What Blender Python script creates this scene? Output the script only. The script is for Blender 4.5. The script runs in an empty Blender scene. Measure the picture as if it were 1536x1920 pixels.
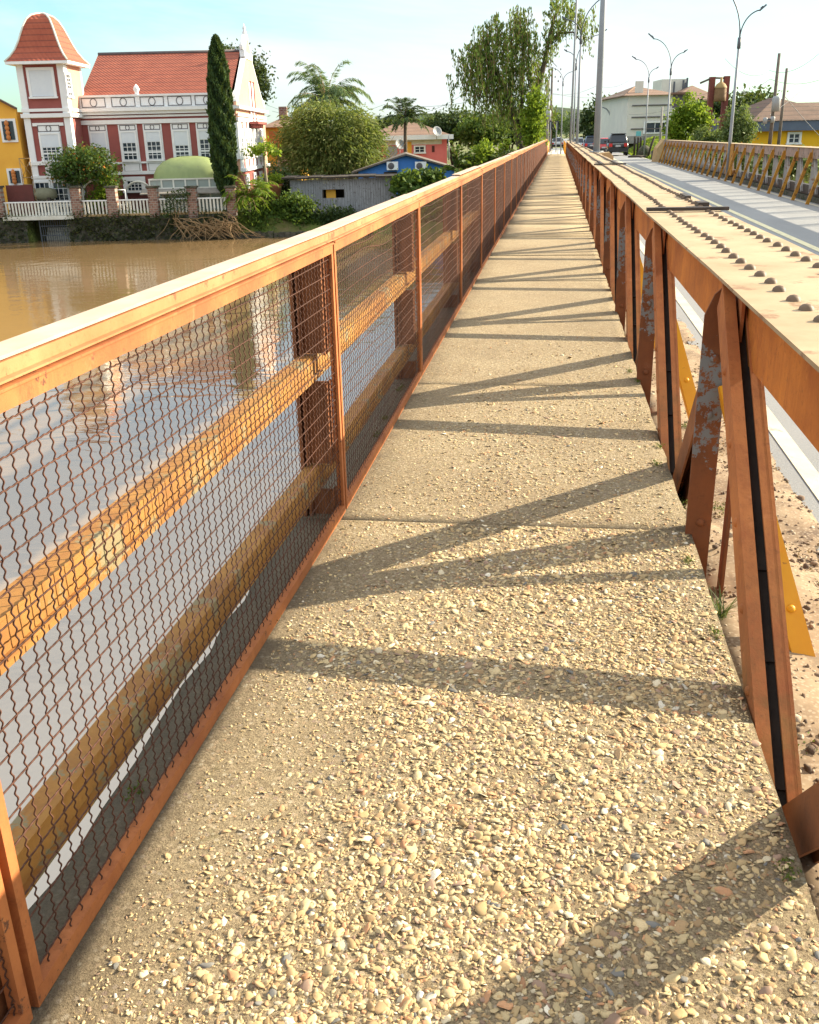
import bpy, math, random
import numpy as np
from mathutils import Vector, Matrix

rng = np.random.default_rng(7)
random.seed(7)
R_ = math.radians
scene = bpy.context.scene
COL = scene.collection

# ------------------------------------------------------------------ camera
FOC, PW, PH = 1800.0, 1536.0, 1920.0
EYE = Vector((0, 0, 1.6))

def _axes():
    yd = Vector((280, -708, FOC)).normalized()
    yv = (FOC * FOC + 280 * 109) / 708.0
    up = -Vector((109, yv, FOC)).normalized()
    xr = yd.cross(up)
    return Matrix((xr, yd, up))             # rows: world axes seen from the lens

AX = _axes()
cam_data = bpy.data.cameras.new('camera')
cam_data.sensor_fit = 'HORIZONTAL'
cam_data.sensor_width = 36.0
cam_data.lens = FOC / PW * 36.0
cam_data.clip_start = 0.05
cam_data.clip_end = 6000
cam = bpy.data.objects.new('camera', cam_data)
COL.objects.link(cam)
m = Matrix((AX @ Vector((1, 0, 0)), AX @ Vector((0, -1, 0)), AX @ Vector((0, 0, -1)))).transposed()
cam.matrix_world = Matrix.Translation(EYE) @ m.to_4x4()
scene.camera = cam

# ------------------------------------------------------------------ light
SUN_EL, SUN_AZ = 24.0, 26.0                 # azimuth measured from +X towards +Y
sv = Vector((math.cos(R_(SUN_EL)) * math.cos(R_(SUN_AZ)), math.cos(R_(SUN_EL)) * math.sin(R_(SUN_AZ)), math.sin(R_(SUN_EL))))
sun_data = bpy.data.lights.new('sun', 'SUN')
sun_data.energy = 5.0
sun_data.angle = R_(0.5)
sun_data.color = (1.0, 0.87, 0.64)
sun = bpy.data.objects.new('sun', sun_data)
COL.objects.link(sun)
sun.rotation_euler = sv.to_track_quat('Z', 'Y').to_euler()
sun.location = (20, 10, 30)

world = bpy.data.worlds.new('World')
scene.world = world
world.use_nodes = True
wn, wl = world.node_tree.nodes, world.node_tree.links
wn.clear()
wo = wn.new('ShaderNodeOutputWorld')
bg = wn.new('ShaderNodeBackground')
bg.inputs['Strength'].default_value = 0.085
sky = wn.new('ShaderNodeTexSky')
sky.sky_type = 'NISHITA'
sky.sun_disc = False
sky.sun_elevation = R_(SUN_EL)
sky.sun_rotation = R_(90 - SUN_AZ)
sky.air_density = 1.0
sky.dust_density = 1.0
tc = wn.new('ShaderNodeTexCoord')
mp = wn.new('ShaderNodeMapping')
mp.inputs['Scale'].default_value = (1.0, 1.6, 4.5)
mp.inputs['Rotation'].default_value = (0, 0.12, 0.3)
cn = wn.new('ShaderNodeTexNoise')
cn.inputs['Scale'].default_value = 1.7
cn.inputs['Detail'].default_value = 9
cn.inputs['Roughness'].default_value = 0.6
cn.inputs['Distortion'].default_value = 0.5
cr = wn.new('ShaderNodeValToRGB')
cr.color_ramp.elements[0].position = 0.44
cr.color_ramp.elements[0].color = (0.05, 0.05, 0.05, 1)
cr.color_ramp.elements[1].position = 0.68
cr.color_ramp.elements[1].color = (0.95, 0.95, 0.95, 1)
cm = wn.new('ShaderNodeMix')
cm.data_type = 'RGBA'
cm.inputs[7].default_value = (4.6, 4.85, 4.95, 1)
wl.new(tc.outputs['Generated'], mp.inputs['Vector'])
wl.new(mp.outputs['Vector'], cn.inputs['Vector'])
wl.new(cn.outputs['Fac'], cr.inputs['Fac'])
sepw = wn.new('ShaderNodeSeparateXYZ')
wl.new(tc.outputs['Generated'], sepw.inputs[0])
hi = wn.new('ShaderNodeMapRange')                 # unseen bright cloud deck, added overhead to whiten the water reflection
hi.inputs[1].default_value = 0.22; hi.inputs[2].default_value = 0.55
hi.inputs[3].default_value = 0.0; hi.inputs[4].default_value = 0.85
wl.new(sepw.outputs['Z'], hi.inputs[0])
mxw = wn.new('ShaderNodeMath'); mxw.operation = 'MAXIMUM'
wl.new(cr.outputs['Color'], mxw.inputs[0]); wl.new(hi.outputs[0], mxw.inputs[1])
wl.new(mxw.outputs[0], cm.inputs[0])
tint = wn.new('ShaderNodeMix')
tint.data_type = 'RGBA'
tint.blend_type = 'MULTIPLY'
tint.inputs[0].default_value = 1.0
tint.inputs[7].default_value = (0.76, 1.04, 1.10, 1)
wl.new(sky.outputs['Color'], tint.inputs[6])
wl.new(tint.outputs[2], cm.inputs[6])
ov = wn.new('ShaderNodeMix')
ov.data_type = 'RGBA'
ov.inputs[7].default_value = (6.6, 6.85, 6.9, 1)
wl.new(hi.outputs[0], ov.inputs[0])
wl.new(cm.outputs[2], ov.inputs[6])
wl.new(ov.outputs[2], bg.inputs['Color'])
wl.new(bg.outputs['Background'], wo.inputs['Surface'])

scene.view_settings.view_transform = 'Standard'
scene.view_settings.look = 'None'
scene.view_settings.exposure = 1.42
scene.view_settings.gamma = 1.0
scene.cycles.max_bounces = 6
scene.cycles.transparent_max_bounces = 12
scene.cycles.caustics_reflective = False
scene.cycles.caustics_refractive = False

# ------------------------------------------------------------------ places
YAW = math.atan2(0.151, 0.9885)
CY, SY = math.cos(YAW), math.sin(YAW)

def uw(u, w, z=0.0):                        # heading frame -> world
    return Vector((u * CY - w * SY, u * SY + w * CY, z))

def fr(px, py, w):                          # sight line met at heading depth w: (u, z)
    d = AX @ Vector((px - PW / 2, py - PH / 2, FOC))
    dw = -d.x * SY + d.y * CY
    du = d.x * CY + d.y * SY
    t = w / dw
    return du * t, EYE.z + d.z * t

def at(px, py, w):
    u, z = fr(px, py, w)
    return uw(u, w, z)

# ------------------------------------------------------------------ materials
def _new(name):
    mt = bpy.data.materials.new(name)
    mt.use_nodes = True
    n, l = mt.node_tree.nodes, mt.node_tree.links
    n.clear()
    out = n.new('ShaderNodeOutputMaterial')
    b = n.new('ShaderNodeBsdfPrincipled')
    l.new(b.outputs[0], out.inputs[0])
    return mt, n, l, b, out

def c4(c): return (c[0], c[1], c[2], 1.0)

def noise(n, l, scale, detail=5, rough=0.6, vec=None, dist=0.0, stretch=None):
    t = n.new('ShaderNodeTexNoise')
    t.inputs['Scale'].default_value = scale
    t.inputs['Detail'].default_value = detail
    t.inputs['Roughness'].default_value = rough
    t.inputs['Distortion'].default_value = dist
    g = vec or geo(n)
    if stretch:
        mpn = n.new('ShaderNodeMapping')
        mpn.inputs['Scale'].default_value = stretch
        l.new(g, mpn.inputs['Vector'])
        g = mpn.outputs['Vector']
    l.new(g, t.inputs['Vector'])
    return t.outputs['Fac']

def geo(n): return n.new('ShaderNodeNewGeometry').outputs['Position']

def ramp(n, l, fac, stops):
    r = n.new('ShaderNodeValToRGB')
    e = r.color_ramp.elements
    while len(e) < len(stops): e.new(0.5)
    for i, (p, c) in enumerate(stops):
        e[i].position = p
        e[i].color = c4(c) if not isinstance(c, (int, float)) else (c, c, c, 1)
    l.new(fac, r.inputs['Fac'])
    return r.outputs['Color']

def mixc(n, l, fac, a, b, mode='MIX'):
    x = n.new('ShaderNodeMix')
    x.data_type = 'RGBA'
    x.blend_type = mode
    for s, v in ((0, fac), (6, a), (7, b)):
        if isinstance(v, (int, float)): x.inputs[s].default_value = v
        elif isinstance(v, tuple): x.inputs[s].default_value = c4(v)
        else: l.new(v, x.inputs[s])
    return x.outputs[2]

def bump(n, l, b, h, strength=0.5, dist=0.01, chain=None):
    k = n.new('ShaderNodeBump')
    k.inputs['Strength'].default_value = strength
    k.inputs['Distance'].default_value = dist
    l.new(h, k.inputs['Height'])
    if chain: l.new(chain, k.inputs['Normal'])
    l.new(k.outputs[0], b.inputs['Normal'])
    return k.outputs[0]

def mottled(name, a, b_, scale=3.0, rough=0.8, spots=None, bscale=30, bstr=0.3, bdist=0.01, stretch=None, metal=0.0, spotscale=20, spotpos=0.62, spec=0.4):
    mt, n, l, b, o = _new(name)
    f = noise(n, l, scale, 6, 0.65, stretch=stretch)
    col = ramp(n, l, f, [(0.32, a), (0.68, b_)])
    if spots:
        s = noise(n, l, spotscale, 5, 0.7)
        col = mixc(n, l, ramp(n, l, s, [(spotpos, 0.0), (spotpos + 0.07, 1.0)]), col, spots)
    l.new(col, b.inputs['Base Color'])
    b.inputs['Roughness'].default_value = rough
    b.inputs['Metallic'].default_value = metal
    b.inputs['Specular IOR Level'].default_value = spec
    if bstr: bump(n, l, b, noise(n, l, bscale, 5, 0.6), bstr, bdist)
    return mt

def rust(name, bright, deep, dark, paint=None, pz=None, pscale=9.0, pthr=0.5, drips=True, moss=False):
    mt, n, l, b, o = _new(name)
    f1 = noise(n, l, 2.3, 6, 0.65)
    col = ramp(n, l, f1, [(0.3, deep), (0.62, bright)])
    if drips:
        f2 = noise(n, l, 9, 6, 0.7, stretch=(1.6, 1.6, 0.22))
        col = mixc(n, l, ramp(n, l, f2, [(0.5, 0.0), (0.72, 0.75)]), col, deep)
    f3 = noise(n, l, 38, 6, 0.8)
    col = mixc(n, l, ramp(n, l, f3, [(0.54, 0.0), (0.72, 0.5)]), col, dark)
    if moss:
        sm_ = n.new('ShaderNodeSeparateXYZ'); l.new(geo(n), sm_.inputs[0])
        mm = n.new('ShaderNodeMapRange'); mm.inputs[1].default_value = 0.42; mm.inputs[2].default_value = -0.1
        l.new(sm_.outputs['Z'], mm.inputs[0])
        mu_ = n.new('ShaderNodeMath'); mu_.operation = 'MULTIPLY'
        l.new(mm.outputs[0], mu_.inputs[0]); l.new(ramp(n, l, noise(n, l, 4.5, 6, 0.7), [(0.42, 0.0), (0.62, 0.7)]), mu_.inputs[1])
        col = mixc(n, l, mu_.outputs[0], col, (0.10, 0.085, 0.025))
    f5 = noise(n, l, 1.1, 4, 0.6)
    col = mixc(n, l, ramp(n, l, f5, [(0.52, 0.0), (0.72, 0.55)]), col, dark)
    f6 = noise(n, l, 6.0, 7, 0.8, dist=0.6)
    col = mixc(n, l, ramp(n, l, f6, [(0.57, 0.0), (0.62, 0.6)]), col, deep)
    col = mixc(n, l, ramp(n, l, f6, [(0.30, 0.35), (0.40, 0.0)]), col, tuple(min(0.8, q * 1.25 + 0.05) for q in bright))
    rgh = 0.78
    h = noise(n, l, 90, 4, 0.7)
    if paint:
        f4 = noise(n, l, pscale, 7, 0.75)
        if pz:
            sep = n.new('ShaderNodeSeparateXYZ')
            l.new(geo(n), sep.inputs[0])
            mr = n.new('ShaderNodeMapRange')
            mr.inputs[1].default_value = pz[0]; mr.inputs[2].default_value = pz[1]
            l.new(sep.outputs['Z'], mr.inputs[0])
            band = ramp(n, l, mr.outputs[0], [(0.0, -0.0), (0.22, 0.24), (0.62, 0.26), (0.9, 0.02), (1.0, 0.0)])
            ad = n.new('ShaderNodeMath'); ad.operation = 'ADD'
            l.new(f4, ad.inputs[0]); l.new(band, ad.inputs[1])
            f4 = ad.outputs[0]
        mask = ramp(n, l, f4, [(pthr, 0.0), (pthr + 0.03, 1.0)])
        col = mixc(n, l, mask, col, paint)
    l.new(col, b.inputs['Base Color'])
    b.inputs['Roughness'].default_value = rgh
    b.inputs['Specular IOR Level'].default_value = 0.35
    bump(n, l, b, h, 0.35, 0.002)
    return mt

def leafmat(name, stops, transl=0.35):
    mt, n, l, b, o = _new(name)
    at_ = n.new('ShaderNodeAttribute')
    at_.attribute_name = 'tone'
    col = ramp(n, l, at_.outputs['Fac'], stops)
    l.new(col, b.inputs['Base Color'])
    b.inputs['Roughness'].default_value = 0.6
    b.inputs['Specular IOR Level'].default_value = 0.25
    tr = n.new('ShaderNodeBsdfTranslucent')
    l.new(mixc(n, l, 0.5, col, (0.22, 0.26, 0.03)), tr.inputs['Color'])
    ms = n.new('ShaderNodeMixShader')
    ms.inputs[0].default_value = transl
    l.new(b.outputs[0], ms.inputs[1]); l.new(tr.outputs[0], ms.inputs[2])
    l.new(ms.outputs[0], o.inputs[0])
    return mt

def tiles(name, a, b_, dark, course=0.30, along=0.22):
    """roof tiles: courses across local Z-ish slope (uses object generated coordinates in metres)"""
    mt, n, l, b, o = _new(name)
    tcn = n.new('ShaderNodeTexCoord')
    sep = n.new('ShaderNodeSeparateXYZ')
    l.new(tcn.outputs['Object'], sep.inputs[0])
    def saw(sock, per):
        d = n.new('ShaderNodeMath'); d.operation = 'DIVIDE'; d.inputs[1].default_value = per
        l.new(sock, d.inputs[0])
        fr_ = n.new('ShaderNodeMath'); fr_.operation = 'FRACT'
        l.new(d.outputs[0], fr_.inputs[0])
        return fr_.outputs[0]
    s = saw(sep.outputs['Z'], course)
    col = ramp(n, l, noise(n, l, 1.2, 6, 0.7), [(0.3, a), (0.7, b_)])
    col = mixc(n, l, ramp(n, l, noise(n, l, 14, 3, 0.6), [(0.5, 0.0), (0.65, 0.5)]), col, b_)
    col = mixc(n, l, ramp(n, l, s, [(0.0, 0.9), (0.22, 0.0)]), col, dark)
    l.new(col, b.inputs['Base Color'])
    b.inputs['Roughness'].default_value = 0.8
    ax = n.new('ShaderNodeMath'); ax.operation = 'ADD'
    l.new(sep.outputs['X'], ax.inputs[0]); l.new(sep.outputs['Y'], ax.inputs[1])
    w = saw(ax.outputs[0], along)
    hh = n.new('ShaderNodeMath'); hh.operation = 'PINGPONG'; hh.inputs[1].default_value = 0.5
    l.new(w, hh.inputs[0])
    ad = n.new('ShaderNodeMath'); ad.operation = 'ADD'
    l.new(hh.outputs[0], ad.inputs[0]); l.new(s, ad.inputs[1])
    bump(n, l, b, ad.outputs[0], 0.6, 0.06)
    return mt

def bricks(name, c1, c2, mortar, scale=4.0):
    mt, n, l, b, o = _new(name)
    tcn = n.new('ShaderNodeTexCoord')
    mpn = n.new('ShaderNodeMapping')
    mpn.inputs['Rotation'].default_value = (R_(90), 0, 0)
    l.new(tcn.outputs['Object'], mpn.inputs['Vector'])
    br = n.new('ShaderNodeTexBrick')
    br.inputs['Scale'].default_value = scale
    br.inputs['Color1'].default_value = c4(c1); br.inputs['Color2'].default_value = c4(c2)
    br.inputs['Mortar'].default_value = c4(mortar)
    br.inputs['Mortar Size'].default_value = 0.03
    l.new(mpn.outputs['Vector'], br.inputs['Vector'])
    col = mixc(n, l, ramp(n, l, noise(n, l, 5, 5, 0.7), [(0.45, 0.0), (0.75, 0.7)]), br.outputs['Color'], (0.10, 0.075, 0.06))
    l.new(col, b.inputs['Base Color'])
    b.inputs['Roughness'].default_value = 0.9
    bump(n, l, b, br.outputs['Fac'], -0.4, 0.02)
    return mt

def glass(name, c=(0.02, 0.03, 0.045), rough=0.06):
    mt, n, l, b, o = _new(name)
    b.inputs['Base Color'].default_value = c4(c)
    b.inputs['Roughness'].default_value = rough
    return mt

M = {}
M['rust'] = rust('rusty steel', (0.45, 0.155, 0.048), (0.28, 0.082, 0.027), (0.09, 0.034, 0.017), paint=(0.13, 0.05, 0.026), pscale=17, pthr=0.615)
M['rust_diag'] = rust('rusty diagonal steel', (0.44, 0.155, 0.045), (0.27, 0.08, 0.026), (0.09, 0.035, 0.016), moss=True)
M['rust_dark'] = rust('dark rusty steel', (0.28, 0.10, 0.035), (0.14, 0.05, 0.02), (0.06, 0.026, 0.014))
M['rust_post'] = rust('rusty steel with grey paint', (0.22, 0.07, 0.022), (0.13, 0.042, 0.016), (0.055, 0.025, 0.014), paint=(0.175, 0.175, 0.18), pz=(0.2, 1.05), pscale=19, pthr=0.725)
M['rust_web'] = rust('orange rust with scuffed paint', (0.60, 0.20, 0.03), (0.36, 0.10, 0.018), (0.12, 0.04, 0.015), paint=(0.42, 0.40, 0.38), pscale=3.2, pthr=0.70)
M['rust_pale'] = rust('pale peach rust', (0.47, 0.215, 0.095), (0.37, 0.135, 0.05), (0.20, 0.07, 0.03), drips=False, paint=(0.22, 0.085, 0.038), pscale=11, pthr=0.60)
M['rust_wire'] = rust('rusty wire', (0.11, 0.042, 0.024), (0.06, 0.025, 0.016), (0.03, 0.015, 0.011), drips=False)
M['golden'] = rust('ochre rusty beam', (0.40, 0.20, 0.045), (0.24, 0.10, 0.028), (0.11, 0.052, 0.024), paint=(0.22, 0.18, 0.10), pscale=5, pthr=0.56)
M['yellow'] = mottled('yellow paint', (0.80, 0.36, 0.012), (0.74, 0.29, 0.01), 4, 0.5, spots=(0.22, 0.08, 0.02), spotscale=14, spotpos=0.66, bstr=0.1)
M['yellow_old'] = mottled('weathered yellow paint', (0.48, 0.23, 0.025), (0.34, 0.14, 0.018), 3, 0.7, spots=(0.13, 0.06, 0.02), spotscale=6, spotpos=0.56)
M['plate'] = mottled('sun bleached steel plate', (0.43, 0.325, 0.20), (0.31, 0.215, 0.12), 2.6, 0.75, spots=(0.24, 0.135, 0.07), spotscale=4.5, spotpos=0.57, bscale=120, bstr=0.15, bdist=0.002)
M['rail_top'] = mottled('bleached rail', (0.50, 0.40, 0.33), (0.44, 0.30, 0.21), 4, 0.7, spots=(0.22, 0.14, 0.09), spotscale=5, spotpos=0.68, bscale=90, bstr=0.15, bdist=0.002)
M['rivet'] = mottled('dark rivet steel', (0.10, 0.062, 0.035), (0.16, 0.10, 0.06), 20, 0.6, bstr=0.1)
M['black_steel'] = mottled('black steel', (0.03, 0.022, 0.018), (0.06, 0.04, 0.03), 8, 0.6)
M['grey_paint'] = mottled('pale grey flaking paint', (0.40, 0.39, 0.38), (0.28, 0.26, 0.25), 3, 0.7, spots=(0.22, 0.09, 0.04), spotscale=5, spotpos=0.57)
M['pink_paint'] = mottled('faded pinkish chord', (0.34, 0.24, 0.20), (0.24, 0.15, 0.11), 2, 0.8, spots=(0.10, 0.07, 0.05), spotscale=3, spotpos=0.55)
M['pole'] = mottled('grey galvanised pole', (0.28, 0.30, 0.33), (0.22, 0.24, 0.27), 2, 0.5, bstr=0.0)
M['pole_dark'] = mottled('dark grey pole', (0.07, 0.08, 0.10), (0.10, 0.11, 0.13), 2, 0.5, bstr=0.0)
M['wood_pole'] = mottled('old pole', (0.10, 0.08, 0.065), (0.18, 0.15, 0.13), 4, 0.9)
M['concrete_pole'] = mottled('concrete pole', (0.34, 0.32, 0.29), (0.24, 0.23, 0.21), 3, 0.9)
M['concrete_tan'] = mottled('tan concrete', (0.48, 0.33, 0.17), (0.34, 0.22, 0.10), 2, 0.9)
M['white'] = mottled('white paint', (0.80, 0.80, 0.80), (0.72, 0.73, 0.74), 1.5, 0.6, bstr=0.05)
M['white_dirty'] = mottled('dirty white paint', (0.74, 0.72, 0.66), (0.52, 0.50, 0.42), 1.2, 0.7, bstr=0.1)
M['house_red'] = mottled('brick red paint', (0.31, 0.088, 0.076), (0.26, 0.072, 0.063), 1.0, 0.8, bstr=0.1)
M['peach'] = mottled('peach paint', (0.60, 0.335, 0.235), (0.54, 0.29, 0.20), 0.8, 0.8, bstr=0.1)
M['shutter'] = mottled('roller shutter', (0.66, 0.70, 0.74), (0.60, 0.64, 0.70), 2, 0.6, bstr=0.0)
M['outline'] = mottled('grey outline', (0.13, 0.115, 0.12), (0.10, 0.09, 0.095), 2, 0.8, bstr=0.0)
M['glass'] = glass('window glass')
M['roof_red'] = tiles('red clay tiles', (0.22, 0.052, 0.030), (0.32, 0.088, 0.048), (0.07, 0.02, 0.015), 0.27, 0.25)
M['roof_tower'] = tiles('orange clay tiles', (0.29, 0.06, 0.03), (0.37, 0.088, 0.042), (0.08, 0.022, 0.016), 0.36, 0.3)
M['roof_brown'] = tiles('brown shingles', (0.10, 0.056, 0.036), (0.16, 0.092, 0.06), (0.028, 0.018, 0.013), 0.3, 0.3)
M['roof_pale'] = tiles('pale clay tiles', (0.25, 0.15, 0.10), (0.18, 0.105, 0.07), (0.07, 0.04, 0.03), 0.3, 0.3)
M['roof_grey'] = mottled('fibre cement sheets', (0.26, 0.245, 0.22), (0.17, 0.155, 0.135), 1.5, 0.9)
M['yellow_wall'] = mottled('yellow wall', (0.80, 0.44, 0.06), (0.72, 0.36, 0.05), 0.6, 0.8, bstr=0.1)
M['yellow_wall2'] = mottled('bright yellow wall', (0.82, 0.46, 0.015), (0.76, 0.40, 0.012), 0.6, 0.8, bstr=0.1)
M['blue_wall'] = mottled('blue wall', (0.075, 0.24, 0.62), (0.06, 0.20, 0.54), 0.8, 0.8, bstr=0.1)
M['pink_wall'] = mottled('pink wall', (0.76, 0.20, 0.19), (0.66, 0.15, 0.14), 0.8, 0.8, bstr=0.1)
M['cream'] = mottled('cream wall', (0.66, 0.64, 0.56), (0.58, 0.56, 0.50), 0.7, 0.85, bstr=0.1)
M['fascia'] = mottled('slate blue fascia', (0.10, 0.13, 0.19), (0.08, 0.10, 0.15), 1, 0.7, bstr=0.0)
M['plank'] = mottled('grey weathered planks', (0.34, 0.35, 0.37), (0.18, 0.18, 0.19), 5, 0.9, spots=(0.10, 0.09, 0.085), spotscale=7, spotpos=0.58, stretch=(3, 3, 0.25))
M['dark_wood'] = mottled('dark wood', (0.035, 0.028, 0.022), (0.06, 0.045, 0.035), 5, 0.9)
M['maroon'] = mottled('maroon sheet', (0.13, 0.035, 0.03), (0.10, 0.03, 0.025), 2, 0.8)
M['brick'] = bricks('old brick', (0.15, 0.055, 0.04), (0.32, 0.17, 0.12), (0.32, 0.28, 0.24), 1.7)
M['stone'] = mottled('mossy dark stone', (0.055, 0.05, 0.04), (0.11, 0.095, 0.07), 2.2, 0.95, spots=(0.035, 0.045, 0.02), spotscale=3.5, spotpos=0.5, bscale=4, bstr=0.8, bdist=0.15)
M['dome'] = mottled('algae green dome cover', (0.27, 0.33, 0.135), (0.20, 0.25, 0.10), 0.8, 0.55, spots=(0.20, 0.23, 0.12), spotscale=1.2, spotpos=0.60, stretch=(1.5, 1.5, 0.35), bstr=0.05)
M['boat_cover'] = mottled('olive boat cover', (0.22, 0.22, 0.15), (0.15, 0.15, 0.10), 2, 0.8)
M['terracotta'] = mottled('terracotta', (0.48, 0.19, 0.09), (0.38, 0.14, 0.07), 3, 0.8)
M['soil'] = mottled('reddish soil', (0.24, 0.12, 0.065), (0.14, 0.075, 0.045), 1.5, 0.95, bscale=8, bstr=0.6, bdist=0.1)
M['bark'] = mottled('bark', (0.06, 0.045, 0.032), (0.11, 0.085, 0.06), 5, 0.95, bscale=20, bstr=0.6, bdist=0.03)
M['bark_pale'] = mottled('pale trunk', (0.32, 0.27, 0.20), (0.22, 0.18, 0.13), 4, 0.9)
M['branch'] = mottled('dry branches', (0.34, 0.22, 0.11), (0.22, 0.14, 0.07), 3, 0.9)
M['tyre'] = mottled('tyre rubber', (0.012, 0.012, 0.012), (0.02, 0.02, 0.02), 4, 0.9)
M['screen'] = mottled('dark board face', (0.012, 0.013, 0.02), (0.018, 0.02, 0.028), 2, 0.4, bstr=0)
M['grey_metal'] = mottled('grey metal', (0.34, 0.35, 0.36), (0.28, 0.29, 0.30), 2, 0.5, bstr=0)
M['red_steel'] = mottled('dark red steel column', (0.20, 0.05, 0.035), (0.15, 0.04, 0.03), 1, 0.7)
M['bell'] = mottled('old tan bell', (0.24, 0.14, 0.065), (0.17, 0.095, 0.045), 2, 0.7)
M['bell_top'] = mottled('mustard bell crown', (0.34, 0.23, 0.09), (0.26, 0.17, 0.065), 2, 0.7)
M['teal'] = mottled('teal paint', (0.16, 0.50, 0.52), (0.14, 0.44, 0.46), 2, 0.7, bstr=0)
M['orange_bars'] = mottled('orange shutters', (0.56, 0.20, 0.05), (0.44, 0.15, 0.04), 3, 0.7)
G = {}
G['mid'] = leafmat('mid green leaves', [(0.0, (0.030, 0.062, 0.010)), (0.6, (0.065, 0.125, 0.018)), (1.0, (0.12, 0.19, 0.03))])
G['willow'] = leafmat('willow leaves', [(0.0, (0.035, 0.07, 0.014)), (0.5, (0.11, 0.185, 0.03)), (1.0, (0.25, 0.34, 0.06))])
G['lime'] = leafmat('lime leaves', [(0.0, (0.08, 0.15, 0.012)), (0.6, (0.18, 0.29, 0.022)), (1.0, (0.34, 0.42, 0.04))], 0.55)
G['dark'] = leafmat('dark leaves', [(0.0, (0.016, 0.034, 0.010)), (0.6, (0.032, 0.062, 0.018)), (1.0, (0.06, 0.10, 0.028))], 0.25)
G['cypress'] = leafmat('cypress foliage', [(0.0, (0.012, 0.030, 0.010)), (0.6, (0.030, 0.065, 0.018)), (1.0, (0.07, 0.12, 0.03))], 0.15)
G['bamboo'] = leafmat('bamboo leaves', [(0.0, (0.06, 0.10, 0.02)), (0.5, (0.15, 0.195, 0.05)), (1.0, (0.34, 0.32, 0.12))], 0.4)
G['palm'] = leafmat('palm fronds', [(0.0, (0.022, 0.05, 0.018)), (0.6, (0.05, 0.095, 0.03)), (1.0, (0.10, 0.15, 0.05))], 0.25)
G['palepalm'] = leafmat('pale palm fronds', [(0.0, (0.055, 0.11, 0.045)), (0.6, (0.12, 0.20, 0.085)), (1.0, (0.22, 0.30, 0.14))], 0.4)
G['grey'] = leafmat('grey green leaves', [(0.0, (0.06, 0.10, 0.03)), (0.6, (0.14, 0.20, 0.07)), (1.0, (0.28, 0.33, 0.16))], 0.4)
G['autumn'] = leafmat('green and orange leaves', [(0.0, (0.02, 0.05, 0.012)), (0.62, (0.055, 0.11, 0.02)), (0.92, (0.10, 0.15, 0.02)), (0.97, (0.32, 0.10, 0.015)), (1.0, (0.42, 0.16, 0.02))], 0.3)
G['moss'] = leafmat('moss and weeds', [(0.0, (0.05, 0.07, 0.012)), (0.6, (0.10, 0.14, 0.02)), (1.0, (0.17, 0.20, 0.03))], 0.2)
G['grass'] = leafmat('grass blades', [(0.0, (0.06, 0.09, 0.03)), (0.6, (0.11, 0.15, 0.06)), (1.0, (0.17, 0.19, 0.09))], 0.3)

# ------------------------------------------------------------------ mesh tools
def link(o, parent=None):
    COL.objects.link(o)
    if parent: o.parent = parent
    return o

def tag(o, label=None, cat=None, group=None, kind=None):
    if label: o['label'] = label
    if cat: o['category'] = cat
    if group: o['group'] = group
    if kind: o['kind'] = kind
    return o

def thing(name, label, cat, loc=(0, 0, 0), rotz=0.0, group=None):
    o = bpy.data.objects.new(name, None)
    o.empty_display_size = 0.2
    o.location = loc
    o.rotation_euler = (0, 0, rotz)
    link(o)
    return tag(o, label, cat, group)

def copy_tree(o, parent=None):
    c = o.copy()
    COL.objects.link(c)
    if parent: c.parent = parent
    for ch in list(o.children): copy_tree(ch, c)
    return c

def mesh_np(name, V, F, mat, parent=None, smooth=False, tone=None, col=None, origin=None):
    """V (n,3), F list of (m,k) int arrays"""
    V = np.asarray(V, dtype=np.float32)
    if origin is not None: V = V - np.asarray(origin, dtype=np.float32)
    me = bpy.data.meshes.new(name)
    me.vertices.add(len(V))
    me.vertices.foreach_set('co', V.ravel())
    if not isinstance(F, (list, tuple)): F = [F]
    F = [np.asarray(f, dtype=np.int32) for f in F if len(f)]
    idx = np.concatenate([f.ravel() for f in F])
    tot = np.concatenate([np.full(len(f), f.shape[1], dtype=np.int32) for f in F])
    st = np.concatenate([[0], np.cumsum(tot)[:-1]]).astype(np.int32)
    me.loops.add(len(idx))
    me.loops.foreach_set('vertex_index', idx)
    me.polygons.add(len(tot))
    me.polygons.foreach_set('loop_start', st)
    me.polygons.foreach_set('loop_total', tot)
    if smooth: me.polygons.foreach_set('use_smooth', np.ones(len(tot), dtype=bool))
    if tone is not None:
        a = me.attributes.new('tone', 'FLOAT', 'POINT')
        a.data.foreach_set('value', np.asarray(tone, dtype=np.float32))
    if col is not None:
        a = me.attributes.new('col', 'FLOAT_COLOR', 'POINT')
        a.data.foreach_set('color', np.asarray(col, dtype=np.float32).ravel())
    me.update()
    me.validate()
    me.materials.append(mat)
    o = bpy.data.objects.new(name, me)
    if origin is not None and parent is None: o.location = origin
    return link(o, parent)

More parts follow.
